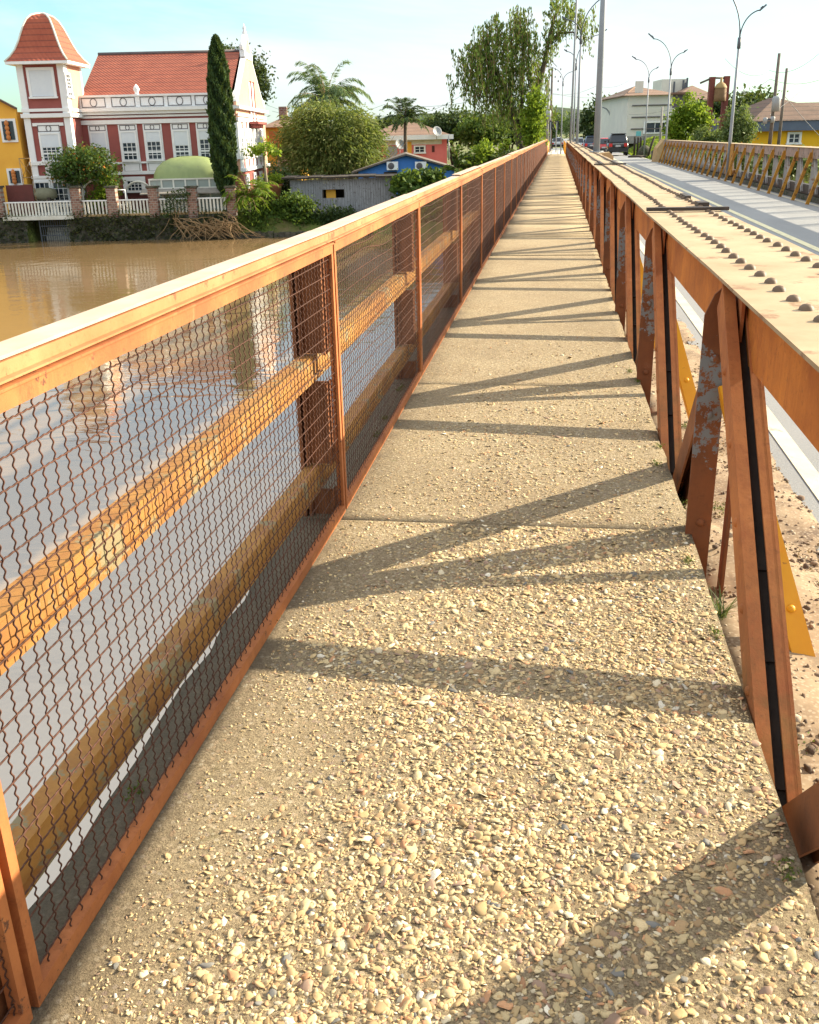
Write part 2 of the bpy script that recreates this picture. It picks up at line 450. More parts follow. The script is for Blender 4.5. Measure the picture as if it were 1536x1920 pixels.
class MB:
    def __init__(self): self.v, self.f, self.sm = [], [], []
    def add(self, vs, fs, smooth=False):
        b = len(self.v)
        self.v += [tuple(x) for x in vs]
        for f in fs:
            self.f.append(tuple(i + b for i in f)); self.sm.append(smooth)
        return self
    def box(self, x0, x1, y0, y1, z0, z1):
        vs = [(x, y, z) for z in (z0, z1) for y in (y0, y1) for x in (x0, x1)]
        return self.add(vs, [(0, 2, 3, 1), (4, 5, 7, 6), (0, 1, 5, 4), (2, 6, 7, 3), (0, 4, 6, 2), (1, 3, 7, 5)])
    def bar(self, p, q, w, h, side=(1, 0, 0)):
        p, q = Vector(p), Vector(q)
        d = (q - p).normalized()
        s = Vector(side); s = (s - d * s.dot(d)).normalized()
        t = d.cross(s)
        vs = [e + s * (w / 2 * a) + t * (h / 2 * b) for e in (p, q) for b in (-1, 1) for a in (-1, 1)]
        return self.add(vs, [(0, 2, 3, 1), (4, 5, 7, 6), (0, 1, 5, 4), (2, 6, 7, 3), (0, 4, 6, 2), (1, 3, 7, 5)])
    def prism(self, poly, f3, a0, a1):
        """poly of 2-D points mapped by f3(p, q, a) to 3-D at a0 and a1"""
        n = len(poly)
        vs = [f3(p, q, a0) for p, q in poly] + [f3(p, q, a1) for p, q in poly]
        fs = [tuple(range(n)), tuple(range(2 * n - 1, n - 1, -1))] + [(i, (i + 1) % n, n + (i + 1) % n, n + i) for i in range(n)]
        return self.add(vs, fs)
    def tube(self, pts, r, n=8, cap=True):
        pts = [Vector(p) for p in pts]
        rs = r if isinstance(r, (list, tuple)) else [r] * len(pts)
        vs = []
        ref = None
        for i, p in enumerate(pts):
            d = (pts[min(i + 1, len(pts) - 1)] - pts[max(i - 1, 0)]).normalized()
            if ref is None: ref = Vector((0, 0, 1)) if abs(d.z) < 0.8 else Vector((1, 0, 0))
            s = d.cross(ref)
            if s.length < 1e-5: s = d.cross(Vector((0, 1, 0)))
            s.normalize(); t = s.cross(d)
            ref = t
            for k in range(n):
                a = 2 * math.pi * k / n
                vs.append(p + (s * math.cos(a) + t * math.sin(a)) * rs[i])
        fs = []
        for i in range(len(pts) - 1):
            for k in range(n):
                a, b = i * n + k, i * n + (k + 1) % n
                fs.append((a, b, b + n, a + n))
        self.add(vs, fs, True)
        if cap:
            b0 = len(self.v) - len(vs)
            self.f.append(tuple(b0 + k for k in range(n - 1, -1, -1))); self.sm.append(False)
            e0 = b0 + (len(pts) - 1) * n
            self.f.append(tuple(e0 + k for k in range(n))); self.sm.append(False)
        return self
    def lathe(self, prof, c, n=16, ax=None):
        c = Vector(c)
        vs, fs = [], []
        for r, z in prof:
            for k in range(n):
                a = 2 * math.pi * k / n
                vs.append(c + Vector((r * math.cos(a), r * math.sin(a), z)))
        for i in range(len(prof) - 1):
            for k in range(n):
                a, b = i * n + k, i * n + (k + 1) % n
                fs.append((a, b, b + n, a + n))
        return self.add(vs, fs, True)
    def dome(self, c, nrm, r, h=None, n=10, rings=3):
        h = h or r * 0.6
        c, nz = Vector(c), Vector(nrm).normalized()
        s = nz.orthogonal().normalized(); t = nz.cross(s)
        vs, fs = [], []
        for i in range(rings):
            a = (math.pi / 2) * i / rings
            for k in range(n):
                q = 2 * math.pi * k / n
                vs.append(c + (s * math.cos(q) + t * math.sin(q)) * (r * math.cos(a)) + nz * (h * math.sin(a)))
        vs.append(c + nz * h)
        for i in range(rings - 1):
            for k in range(n):
                a, b = i * n + k, i * n + (k + 1) % n
                fs.append((a, b, b + n, a + n))
        top = len(vs) - 1
        for k in range(n): fs.append(((rings - 1) * n + k, (rings - 1) * n + (k + 1) % n, top))
        return self.add(vs, fs, True)
    def build(self, name, mat, parent=None, origin=None, mat2=None, split=0):
        me = bpy.data.meshes.new(name)
        vs = self.v
        if origin is not None:
            o_ = Vector(origin)
            vs = [Vector(v) - o_ for v in vs]
        me.from_pydata([tuple(v) for v in vs], [], self.f)
        me.polygons.foreach_set('use_smooth', self.sm)
        me.update()
        me.materials.append(mat)
        if mat2 is not None:
            me.materials.append(mat2)
            me.polygons.foreach_set('material_index', [0 if i < split else 1 for i in range(len(self.f))])
        o = bpy.data.objects.new(name, me)
        if origin is not None and parent is None: o.location = origin
        return link(o, parent)

def rods(paths, r, n=4, ends=False):
    """many tubes of equal point count: paths (k,m,3); ring basis from overall direction"""
    P = np.asarray(paths, dtype=np.float64)
    k, m_, _ = P.shape
    d = P[:, -1] - P[:, 0]
    d /= np.linalg.norm(d, axis=1, keepdims=True)
    ref = np.where(np.abs(d[:, 2:3]) > 0.8, np.array([[1.0, 0, 0]]), np.array([[0, 0, 1.0]]))
    s = np.cross(d, ref); s /= np.linalg.norm(s, axis=1, keepdims=True)
    t = np.cross(s, d)
    a = np.arange(n) * 2 * np.pi / n + np.pi / 4
    ring = s[:, None, :] * np.cos(a)[None, :, None] + t[:, None, :] * np.sin(a)[None, :, None]
    V = P[:, :, None, :] + ring[:, None, :, :] * r
    base = np.arange(k)[:, None, None] * (m_ * n) + np.arange(m_ - 1)[None, :, None] * n
    i0 = base + np.arange(n)[None, None, :]
    i1 = base + ((np.arange(n) + 1) % n)[None, None, :]
    F = np.stack([i0, i1, i1 + n, i0 + n], -1).reshape(-1, 4)
    return V.reshape(-1, 3), F

def leaf_quads(C, size, aspect=2.0, dirs=None, spread=1.0, rg=rng):
    """diamond leaves at centres C; dirs long axes"""
    N = len(C)
    if dirs is None: dirs = rg.normal(size=(N, 3))
    else: dirs = dirs + rg.normal(size=(N, 3)) * spread
    dirs = dirs / (np.linalg.norm(dirs, axis=1, keepdims=True) + 1e-9)
    q = rg.normal(size=(N, 3))
    s = np.cross(dirs, q); s /= (np.linalg.norm(s, axis=1, keepdims=True) + 1e-9)
    L = (size * rg.uniform(0.6, 1.35, N))[:, None]
    W = L / aspect
    nz = np.cross(dirs, s)
    V = np.stack([C - dirs * L / 2, C + s * W / 2 + nz * W * 0.12, C + dirs * L / 2, C - s * W / 2 + nz * W * 0.12], 1).reshape(-1, 3)
    F = np.arange(N * 4).reshape(N, 4)
    return V, F

def leaf_mesh(name, C, size, mat, parent=None, aspect=2.0, dirs=None, spread=1.0, tone=None, origin=None, kind=None):
    V, F = leaf_quads(np.asarray(C), size, aspect, dirs, spread)
    if tone is None: tone = rng.uniform(0, 1, len(C))
    return mesh_np(name, V, F, mat, parent, tone=np.repeat(np.clip(tone, 0, 1), 4), origin=origin)

def blob_points(blobs, n, clump=0.35, per=28, shell=0.55, rg=rng):
    """leaf centres in clumps inside ellipsoids (cx,cy,cz,rx,ry,rz); returns points, tones"""
    vol = np.array([b[3] * b[4] * b[5] for b in blobs]) ** (2 / 3)
    vol = vol / vol.sum()
    P, T = [], []
    for b, f in zip(blobs, vol):
        k = max(3, int(n * f / per))
        d = rg.normal(size=(k, 3)); d /= np.linalg.norm(d, axis=1, keepdims=True)
        rr = rg.uniform(shell, 1.0, k) ** 0.7
        cen = d * rr[:, None] * np.array(b[3:6]) + np.array(b[0:3])
        tn = rg.uniform(0.15, 0.85, k)
        sz = clump * rg.uniform(0.6, 1.4, k)
        pts = cen[:, None, :] + rg.normal(size=(k, per, 3)) * sz[:, None, None] * np.array([1, 1, 0.75])
        P.append(pts.reshape(-1, 3))
        T.append((tn[:, None] + rg.normal(size=(k, per)) * 0.16).ravel())
    return np.concatenate(P), np.concatenate(T)

def limbs(base, targets, r0, n=7, wob=0.06, rg=rng):
    mb = MB()
    base = Vector(base)
    for k, t in enumerate(targets):
        t = Vector(t)
        L = (t - base).length
        pts, rs = [], []
        for i in range(7):
            f = i / 6
            mid = base.lerp(t, f)
            mid.z = base.z + (t.z - base.z) * (f ** 0.8)
            if 0 < i < 6: mid += Vector(rg.normal(size=3)) * wob * L * 0.35
            pts.append(mid); rs.append(r0 * (1 - 0.82 * f) * (1.0 if k == 0 else 0.7))
        mb.tube(pts, rs, n)
    return mb
# ================================================================== SETTING
WATER_Z = -4.3
def water_mat():
    mt, n, l, b, o = _new('silty river water')
    f = noise(n, l, 0.06, 4, 0.5)
    l.new(ramp(n, l, f, [(0.35, (0.25, 0.165, 0.08)), (0.7, (0.19, 0.12, 0.055))]), b.inputs['Base Color'])
    b.inputs['Roughness'].default_value = 0.03
    b.inputs['IOR'].default_value = 3.2
    g = geo(n)
    h1 = noise(n, l, 0.55, 3, 0.5, stretch=(1.0, 1.9, 1), dist=0.6)
    h2 = noise(n, l, 3.0, 3, 0.55, stretch=(1.0, 1.8, 1), dist=0.8)
    k1 = bump(n, l, b, h1, 0.13, 0.14)
    calm = ramp(n, l, noise(n, l, 0.16, 3, 0.5), [(0.42, 0.15), (0.6, 1.0)])
    mu = n.new('ShaderNodeMath'); mu.operation = 'MULTIPLY'
    l.new(h2, mu.inputs[0]); l.new(calm, mu.inputs[1])
    bump(n, l, b, mu.outputs[0], 0.12, 0.04, chain=k1)
    return mt
MB().add([(-400, -120, WATER_Z), (400, -120, WATER_Z), (400, 90, WATER_Z), (-400, 90, WATER_Z)], [(0, 1, 2, 3)]).build('river_water', water_mat())
tag(bpy.data.objects['river_water'], kind='structure')

def sstep(a, b, x):
    t = np.clip((x - a) / (b - a), 0, 1)
    return t * t * (3 - 2 * t)

def ground_z(u, w):
    rise = sstep(4.0, 9.2, u)
    back = sstep(74, 104, w)
    left = -2.62 - 0.75 * sstep(-9, -6, u) * (1 - sstep(66, 76, w)) + 2.2 * np.maximum(rise * sstep(64, 74, w), 0.6 * back)
    xw = u * CY - w * SY
    z = np.where(u < 9.6, left, -0.45 + 1.45 * sstep(6.9, 10.5, xw) * sstep(74, 106, w))
    gate = (u > -24.9) & (u < -21.1)
    low = (1 - sstep(64.8, 67.2, w)) * (u > -10.9) + np.where(gate, w < 68.0, w < 66.35) * (u <= -10.9)
    z = z * (1 - low) + (-5.0) * low
    z = z + (0.0006 * np.maximum(w - 150, 0))
    return z

def ground():
    us = np.concatenate([np.linspace(-3000, -90, 16), np.linspace(-80, 80, 321), np.linspace(90, 3000, 16)])
    ws = np.concatenate([[63.5, 64.5, 65.2, 65.5, 65.8, 66.1, 66.25, 66.35, 66.6, 67, 67.5, 67.98, 68.02], np.linspace(68.5, 130, 63), np.linspace(140, 400, 14), np.geomspace(480, 4500, 10)])
    U, W_ = np.meshgrid(us, ws)
    Z = ground_z(U, W_)
    V = np.stack([U * CY - W_ * SY, U * SY + W_ * CY, Z], -1).reshape(-1, 3)
    nu = len(us)
    i = (np.arange(len(ws) - 1)[:, None] * nu + np.arange(nu - 1)[None, :]).ravel()
    F = np.stack([i, i + 1, i + 1 + nu, i + nu], 1)
    mt, n, l, b, o = _new('grassy bank ground')
    f = noise(n, l, 0.35, 6, 0.65)
    c = ramp(n, l, f, [(0.35, (0.17, 0.105, 0.06)), (0.5, (0.10, 0.12, 0.025)), (0.7, (0.15, 0.20, 0.03))])
    l.new(c, b.inputs['Base Color'])
    b.inputs['Roughness'].default_value = 0.95
    bump(n, l, b, noise(n, l, 6, 6, 0.7), 0.7, 0.1)
    o_ = mesh_np('ground', V, F, mt, smooth=True)
    tag(o_, kind='structure')
ground()

def hill(u0, w0, ru, h, name='hill'):
    us = np.linspace(-1, 1, 41); vs = np.linspace(-1, 1, 13)
    U, W_ = np.meshgrid(us, vs)
    Z = np.maximum(0, 1 - U ** 2) * np.maximum(0, 1 - W_ ** 2) * h * (1 + 0.25 * np.sin(U * 9) * np.cos(W_ * 5 + U * 4))
    u, w = u0 + U * ru, w0 + W_ * ru * 0.3
    V = np.stack([u * CY - w * SY, u * SY + w * CY, Z - 1], -1).reshape(-1, 3)
    i = (np.arange(12)[:, None] * 41 + np.arange(40)[None, :]).ravel()
    o = mesh_np(name, V, np.stack([i, i + 1, i + 42, i + 41], 1), mottled('wooded hill', (0.025, 0.045, 0.018), (0.05, 0.075, 0.03), 0.02, 0.95, bscale=0.06, bstr=0.8, bdist=8), smooth=True)
    tag(o, kind='structure')
hill(160, 1900, 600, 42)
hill(-250, 2300, 700, 30)

# ---- bridge deck and road
asph = None
def asphalt():
    mt, n, l, b, o = _new('worn asphalt')
    f = noise(n, l, 0.9, 6, 0.6, stretch=(1.0, 0.25, 1))
    c = ramp(n, l, f, [(0.3, (0.18, 0.185, 0.195)), (0.7, (0.245, 0.25, 0.257))])
    sp = noise(n, l, 60, 3, 0.8)
    c = mixc(n, l, ramp(n, l, sp, [(0.45, 0.0), (0.75, 0.55)]), c, (0.34, 0.32, 0.29))
    l.new(c, b.inputs['Base Color'])
    b.inputs['Roughness'].default_value = 0.8
    bump(n, l, b, noise(n, l, 130, 3, 0.7), 0.6, 0.006)
    return mt
asph = asphalt()
YE = 72.0
deck = MB().box(0.64, 7.45, -6, YE, -0.75, -0.33).build('bridge_deck', mottled('deck concrete', (0.30, 0.26, 0.20), (0.2, 0.17, 0.13), 2, 0.95, bscale=20))
tag(deck, kind='structure')
road = MB().add([(1.3, -6, -0.30), (7.0, -6, -0.30), (7.0, YE, -0.30), (1.3, YE, -0.30)], [(0, 1, 2, 3)])
road.add([(1.3, YE, -0.30), (7.0, YE, -0.30), (6.55, YE + 14, -0.30), (6.3, YE + 60, -0.30), (6.3, 400, 0.05), (0.6, 400, 0.05), (1.2, YE + 60, -0.30)], [(0, 1, 2, 3, 4, 5, 6)])
tag(road.build('road', asph), kind='structure')

def dirt():
    nx, ny = 12, 700
    X, Y = np.meshgrid(np.linspace(0.625, 1.42, nx), np.linspace(-2, YE, ny))
    Z = -0.285 + 0.03 * np.sin(X * 7 + Y * 1.7) * np.cos(Y * 3.1) + rng.normal(size=X.shape) * 0.008
    e = (X - 0.62) / 0.8
    Z = Z + 0.05 * (1 - e) - 0.02 * e
    Z[:, -1] = -0.318; Z[:, 0] = -0.36
    V = np.stack([X, Y, Z], -1).reshape(-1, 3)
    i = (np.arange(ny - 1)[:, None] * nx + np.arange(nx - 1)[None, :]).ravel()
    mt, n, l, b, o = _new('gravelly dirt')
    c = ramp(n, l, noise(n, l, 5, 7, 0.7), [(0.3, (0.11, 0.07, 0.045)), (0.5, (0.26, 0.18, 0.11)), (0.75, (0.36, 0.27, 0.17))])
    vo = n.new('ShaderNodeTexVoronoi'); vo.inputs['Scale'].default_value = 55
    l.new(geo(n), vo.inputs['Vector'])
    c = mixc(n, l, ramp(n, l, vo.outputs['Distance'], [(0.22, 0.45), (0.42, 0.0)]), c, (0.46, 0.37, 0.27))
    l.new(c, b.inputs['Base Color']); b.inputs['Roughness'].default_value = 0.95
    bump(n, l, b, vo.outputs['Distance'], -0.8, 0.02)
    o_ = mesh_np('dirt_strip', V, np.stack([i, i + 1, i + 1 + nx, i + nx], 1), mt, smooth=True)
    tag(o_, kind='stuff')
dirt()
mk = mottled('worn white road paint', (0.58, 0.54, 0.43), (0.46, 0.42, 0.33), 3, 0.8, spots=(0.30, 0.28, 0.25), spotscale=8, spotpos=0.62)
mkc = mottled('worn pale yellow road paint', (0.72, 0.66, 0.42), (0.58, 0.52, 0.34), 3, 0.8, spots=(0.30, 0.28, 0.25), spotscale=8, spotpos=0.60)
lm = MB()
for x0, x1 in ((1.47, 1.58), (6.72, 6.84)):
    lm.add([(x0, -6, -0.295), (x1, -6, -0.295), (x1, YE + 20, -0.295), (x0, YE + 20, -0.295)], [(0, 1, 2, 3)])
tag(lm.build('road_edge_line', mk), kind='structure')
lm = MB()
for x0, x1 in ((3.98, 4.12), (4.30, 4.44)):
    lm.add([(x0, -6, -0.295), (x1, -6, -0.295), (x1, YE + 60, -0.295), (x0, YE + 60, -0.295)], [(0, 1, 2, 3)])
tag(lm.build('road_centre_line', mkc), kind='structure')
kb = MB()
kb.box(6.98, 7.10, -6, YE, -0.328, -0.17)
kb.box(7.3, 7.5, -6, YE, -0.328, -0.20)
tag(kb.build('kerb', M['stone']), kind='structure')

# ---- walkway slabs
def slab_mat():
    mt, n, l, b, o = _new('exposed aggregate concrete')
    big = noise(n, l, 1.3, 5, 0.6)
    c = ramp(n, l, big, [(0.3, (0.42, 0.32, 0.19)), (0.7, (0.52, 0.42, 0.265))])
    fine = noise(n, l, 170, 4, 0.75)
    c = mixc(n, l, ramp(n, l, fine, [(0.38, 0.75), (0.60, 0.0)]), c, (0.14, 0.10, 0.06))
    c = mixc(n, l, ramp(n, l, noise(n, l, 45, 5, 0.75), [(0.48, 0.0), (0.62, 0.7)]), c, (0.17, 0.125, 0.075))
    vo = n.new('ShaderNodeTexVoronoi'); vo.inputs['Scale'].default_value = 62
    vo.inputs['Randomness'].default_value = 1.0
    l.new(geo(n), vo.inputs['Vector'])
    sep = n.new('ShaderNodeSeparateColor'); l.new(vo.outputs['Color'], sep.inputs[0])
    stones = ramp(n, l, sep.outputs[0], [(0.0, (0.52, 0.42, 0.28)), (0.4, (0.40, 0.28, 0.17)), (0.7, (0.58, 0.50, 0.36)), (1.0, (0.30, 0.21, 0.16))])
    pres = ramp(n, l, sep.outputs[1], [(0.35, 0.0), (0.45, 1.0)])
    cell = ramp(n, l, vo.outputs['Distance'], [(0.30, 1.0), (0.48, 0.0)])
    ms = n.new('ShaderNodeMath'); ms.operation = 'MULTIPLY'
    l.new(pres, ms.inputs[0]); l.new(cell, ms.inputs[1])
    c = mixc(n, l, ms.outputs[0], c, stones)
    st_ = noise(n, l, 0.9, 6, 0.65, dist=0.4)
    c = mixc(n, l, ramp(n, l, st_, [(0.46, 0.0), (0.66, 0.26)]), c, (0.17, 0.125, 0.08))
    c = mixc(n, l, ramp(n, l, noise(n, l, 14, 6, 0.75), [(0.52, 0.0), (0.70, 0.26)]), c, (0.20, 0.15, 0.10))
    # dirt along both edges, algae patches
    spx = n.new('ShaderNodeSeparateXYZ'); l.new(geo(n), spx.inputs[0])
    wob = noise(n, l, 3.0, 5, 0.7)
    ad = n.new('ShaderNodeMath'); ad.operation = 'MULTIPLY_ADD'; ad.inputs[1].default_value = 0.30; ad.inputs[2].default_value = -0.15
    l.new(wob, ad.inputs[0])
    sm = n.new('ShaderNodeMath'); sm.operation = 'ADD'
    l.new(spx.outputs['X'], sm.inputs[0]); l.new(ad.outputs[0], sm.inputs[1])
    mr = n.new('ShaderNodeMapRange'); mr.inputs[1].default_value = -1.15; mr.inputs[2].default_value = 0.65
    l.new(sm.outputs[0], mr.inputs[0])
    edge = ramp(n, l, mr.outputs[0], [(0.0, 0.92), (0.10, 0.70), (0.15, 0.25), (0.21, 0.0), (0.91, 0.0), (1.0, 0.40)])
    c = mixc(n, l, edge, c, (0.105, 0.085, 0.062))
    alg = ramp(n, l, noise(n, l, 7, 5, 0.7), [(0.60, 0.0), (0.74, 0.5)])
    am = n.new('ShaderNodeMath'); am.operation = 'MULTIPLY'
    edge2 = ramp(n, l, mr.outputs[0], [(0.12, 0.0), (0.18, 1.0), (0.26, 0.1), (0.80, 0.1), (0.97, 1.0)])
    l.new(alg, am.inputs[0]); l.new(edge2, am.inputs[1])
    c = mixc(n, l, am.outputs[0], c, (0.13, 0.14, 0.03))
    l.new(c, b.inputs['Base Color'])
    b.inputs['Roughness'].default_value = 0.92
    b.inputs['Specular IOR Level'].default_value = 0.25
    k1 = bump(n, l, b, vo.outputs['Distance'], -0.55, 0.012)
    k2 = bump(n, l, b, noise(n, l, 28, 6, 0.75), 0.75, 0.016, chain=k1)
    k3 = bump(n, l, b, noise(n, l, 75, 5, 0.8), 0.8, 0.010, chain=k2)
    bump(n, l, b, fine, 0.7, 0.006, chain=k3)
    return mt
slab_m = slab_mat()

JOINT0, SLAB = 3.95, 2.56
def walkway():
    V, F = [], []
    y = JOINT0 - 2 * SLAB
    k = 0
    while y < 89:
        if k == 0: y1 = JOINT0
        else: y1 = y + SLAB
        y1 = y1 - (0.012 if k != 10 else 0.05)
        ny = 26 if k < 6 else 4
        nx = 24 if k < 6 else 4
        z0 = float(rng.normal() * 0.003)
        X, Y = np.meshgrid(np.linspace(-1.118, 0.612, nx), np.linspace(y, y1, ny))
        X = X.copy(); Y = Y.copy()
        if k < 6:
            X[:, 0] += rng.normal(size=ny) * 0.012
            X[:, -1] += rng.normal(size=ny) * 0.003
            Y[0, 1:-1] += rng.normal(size=nx - 2) * 0.003; Y[-1, 1:-1] += rng.normal(size=nx - 2) * 0.003
        Z = np.full(X.shape, z0)
        b0 = sum(len(v) for v in V)
        top = np.stack([X, Y, Z], -1).reshape(-1, 3)
        i = (np.arange(ny - 1)[:, None] * nx + np.arange(nx - 1)[None, :]).ravel()
        V.append(top); F.append(np.stack([i, i + 1, i + 1 + nx, i + nx], 1) + b0)
        rim = np.concatenate([np.arange(nx), np.arange(1, ny) * nx + nx - 1, (ny - 1) * nx + np.arange(nx - 2, -1, -1), np.arange(ny - 2, 0, -1) * nx])
        b1 = b0 + len(top)
        low = top[rim].copy(); low[:, 2] = -0.13
        V.append(low)
        nr = len(rim); a = np.arange(nr); c = (a + 1) % nr
        F.append(np.stack([rim[c] + b0, rim[a] + b0, b1 + a, b1 + c], 1))
        y = JOINT0 if k == 0 else y + SLAB
        k += 1
    o = mesh_np('walkway', np.concatenate(V), F, slab_m)
    tag(o, kind='structure')
walkway()

def pebbles():
    # half-buried stones of the aggregate, modelled where they are large enough to see
    n_ic, rings = 7, 3
    prof = [(1.0, -0.3), (0.92, 0.42), (0.58, 0.85)]
    base = [(r * math.cos(2 * math.pi * k / n_ic + i * 0.3), r * math.sin(2 * math.pi * k / n_ic + i * 0.3), z) for i, (r, z) in enumerate(prof) for k in range(n_ic)] + [(0, 0, 0.92)]
    base = np.array(base)
    f4, f3 = [], []
    for i in range(rings - 1):
        for k in range(n_ic):
            a, b = i * n_ic + k, i * n_ic + (k + 1) % n_ic
            f4.append((a, b, b + n_ic, a + n_ic))
    for k in range(n_ic): f3.append(((rings - 1) * n_ic + k, (rings - 1) * n_ic + (k + 1) % n_ic, rings * n_ic))
    f4, f3 = np.array(f4), np.array(f3)
    N = 100000
    y = 1.0 + 9.0 * rng.beta(1.0, 2.4, N)
    x = rng.uniform(-0.90, 0.60, N)
    # patchy cover: fewer stones by the railing and where mortar hides them
    patch = np.sin(x * 4.1 + 1.3 * np.sin(y * 2.3)) * np.cos(y * 1.9 + x) * 0.5 + 0.5
    keep = 0.30 + 0.55 * patch
    nearrail = sstep(-0.88, -0.40, x + 0.12 * np.sin(y * 5))
    keep *= 0.70 + 0.30 * nearrail
    keep *= np.where(y > 3.95, 0.40, 1.0) * np.where(y > 6.5, 0.6, 1.0)
    ok = rng.uniform(size=N) < keep
    for j in range(0, 4): ok &= np.abs(y - (JOINT0 + j * SLAB)) > 0.02
    x, y = x[ok], y[ok]
    N = len(x)
    s = np.clip(rng.lognormal(math.log(0.0052), 0.50, N), 0.0022, 0.020)
    s *= np.where(y > 3.95, 0.8, 1.0)
    nr_ = sstep(-0.88, -0.40, x + 0.12 * np.sin(y * 5))
    s *= 0.55 + 0.45 * nr_
    el = rng.uniform(0.42, 0.95, N); fl = rng.uniform(0.10, 0.34, N)
    an = rng.uniform(0, 2 * np.pi, N)
    ang_jit = 1 + 0.22 * np.sin(rng.uniform(0, 6.28, (N, 1)) + 2 * np.arange(len(base))[None, :] * 2 * np.pi / n_ic) + 0.14 * np.sin(rng.uniform(0, 6.28, (N, 1)) + 3 * np.arange(len(base))[None, :] * 2 * np.pi / n_ic)
    jit = ang_jit[:, :, None] + rng.normal(size=(N, len(base), 1)) * 0.07
    B = base[None] * jit
    B = B * np.stack([s, s * el, s * fl], 1)[:, None, :]
    tx, ty = rng.normal(size=N) * 0.26, rng.normal(size=N) * 0.26
    B[:, :, 2] += B[:, :, 0] * tx[:, None] + B[:, :, 1] * ty[:, None]
    ca, sa = np.cos(an)[:, None], np.sin(an)[:, None]
    X = B[:, :, 0] * ca - B[:, :, 1] * sa + x[:, None]
    Y = B[:, :, 0] * sa + B[:, :, 1] * ca + y[:, None]
    Z = B[:, :, 2] + 0.0006
    V = np.stack([X, Y, Z], -1).reshape(-1, 3)
    off = (np.arange(N) * len(base))[:, None, None]
    F4 = (f4[None] + off).reshape(-1, 4); F3 = (f3[None] + off).reshape(-1, 3)
    pal = np.array([(0.50, 0.37, 0.20), (0.43, 0.30, 0.155), (0.56, 0.44, 0.26), (0.36, 0.24, 0.13), (0.60, 0.52, 0.38), (0.47, 0.25, 0.135), (0.30, 0.20, 0.15), (0.48, 0.38, 0.22), (0.17, 0.17, 0.17), (0.66, 0.61, 0.52)])
    w = np.array([20, 20, 16, 12, 8, 6, 6, 20, 2.0, 2.0]); w /= w.sum()
    c = pal[rng.choice(len(pal), N, p=w)] * rng.uniform(0.70, 1.25, (N, 1)) * np.array([[1.06, 1.05, 1.0]])
    c = np.concatenate([c, np.ones((N, 1))], 1)
    mt, n, l, b, o = _new('river pebbles')
    a = n.new('ShaderNodeAttribute'); a.attribute_name = 'col'
    cc = mixc(n, l, ramp(n, l, noise(n, l, 260, 4, 0.7), [(0.45, 0.0), (0.7, 0.4)]), a.outputs['Color'], (0.28, 0.22, 0.15))
    l.new(cc, b.inputs['Base Color']); b.inputs['Roughness'].default_value = 0.8
    b.inputs['Specular IOR Level'].default_value = 0.3
    o_ = mesh_np('pebbles', V, [F4, F3], mt, smooth=False, col=np.repeat(c, len(base), 0))
    tag(o_, kind='stuff')
    # loose stones and crumbs in the dirt between walkway and road
    N = 3400
    x = 0.63 + 0.75 * rng.uniform(0, 1, N); y = 1.3 + 9 * rng.beta(1, 2, N)
    s = np.clip(rng.lognormal(math.log(0.0058), 0.55, N), 0.003, 0.024)
    B = base[None] * (1 + rng.normal(size=(N, len(base), 1)) * 0.16) * np.stack([s, s * rng.uniform(0.5, 1, N), s * rng.uniform(0.4, 0.9, N)], 1)[:, None, :]
    an = rng.uniform(0, 6.28, N); ca, sa = np.cos(an)[:, None], np.sin(an)[:, None]
    zz = -0.285 + 0.05 * (1 - (x - 0.62) / 0.8) - 0.02 * (x - 0.62) / 0.8 + 0.03 * np.sin(x * 7 + y * 1.7) * np.cos(y * 3.1)
    V = np.stack([B[:, :, 0] * ca - B[:, :, 1] * sa + x[:, None], B[:, :, 0] * sa + B[:, :, 1] * ca + y[:, None], B[:, :, 2] + zz[:, None]], -1).reshape(-1, 3)
    off = (np.arange(N) * len(base))[:, None, None]
    pal2 = np.array([(0.16, 0.10, 0.065), (0.30, 0.21, 0.14), (0.10, 0.065, 0.045), (0.42, 0.34, 0.25), (0.22, 0.15, 0.10)])
    c = np.concatenate([pal2[rng.integers(0, 5, N)], np.ones((N, 1))], 1)
    tag(mesh_np('gravel', V, [(f4[None] + off).reshape(-1, 4), (f3[None] + off).reshape(-1, 3)], mt, smooth=False, col=np.repeat(c, len(base), 0)), kind='stuff')
pebbles()

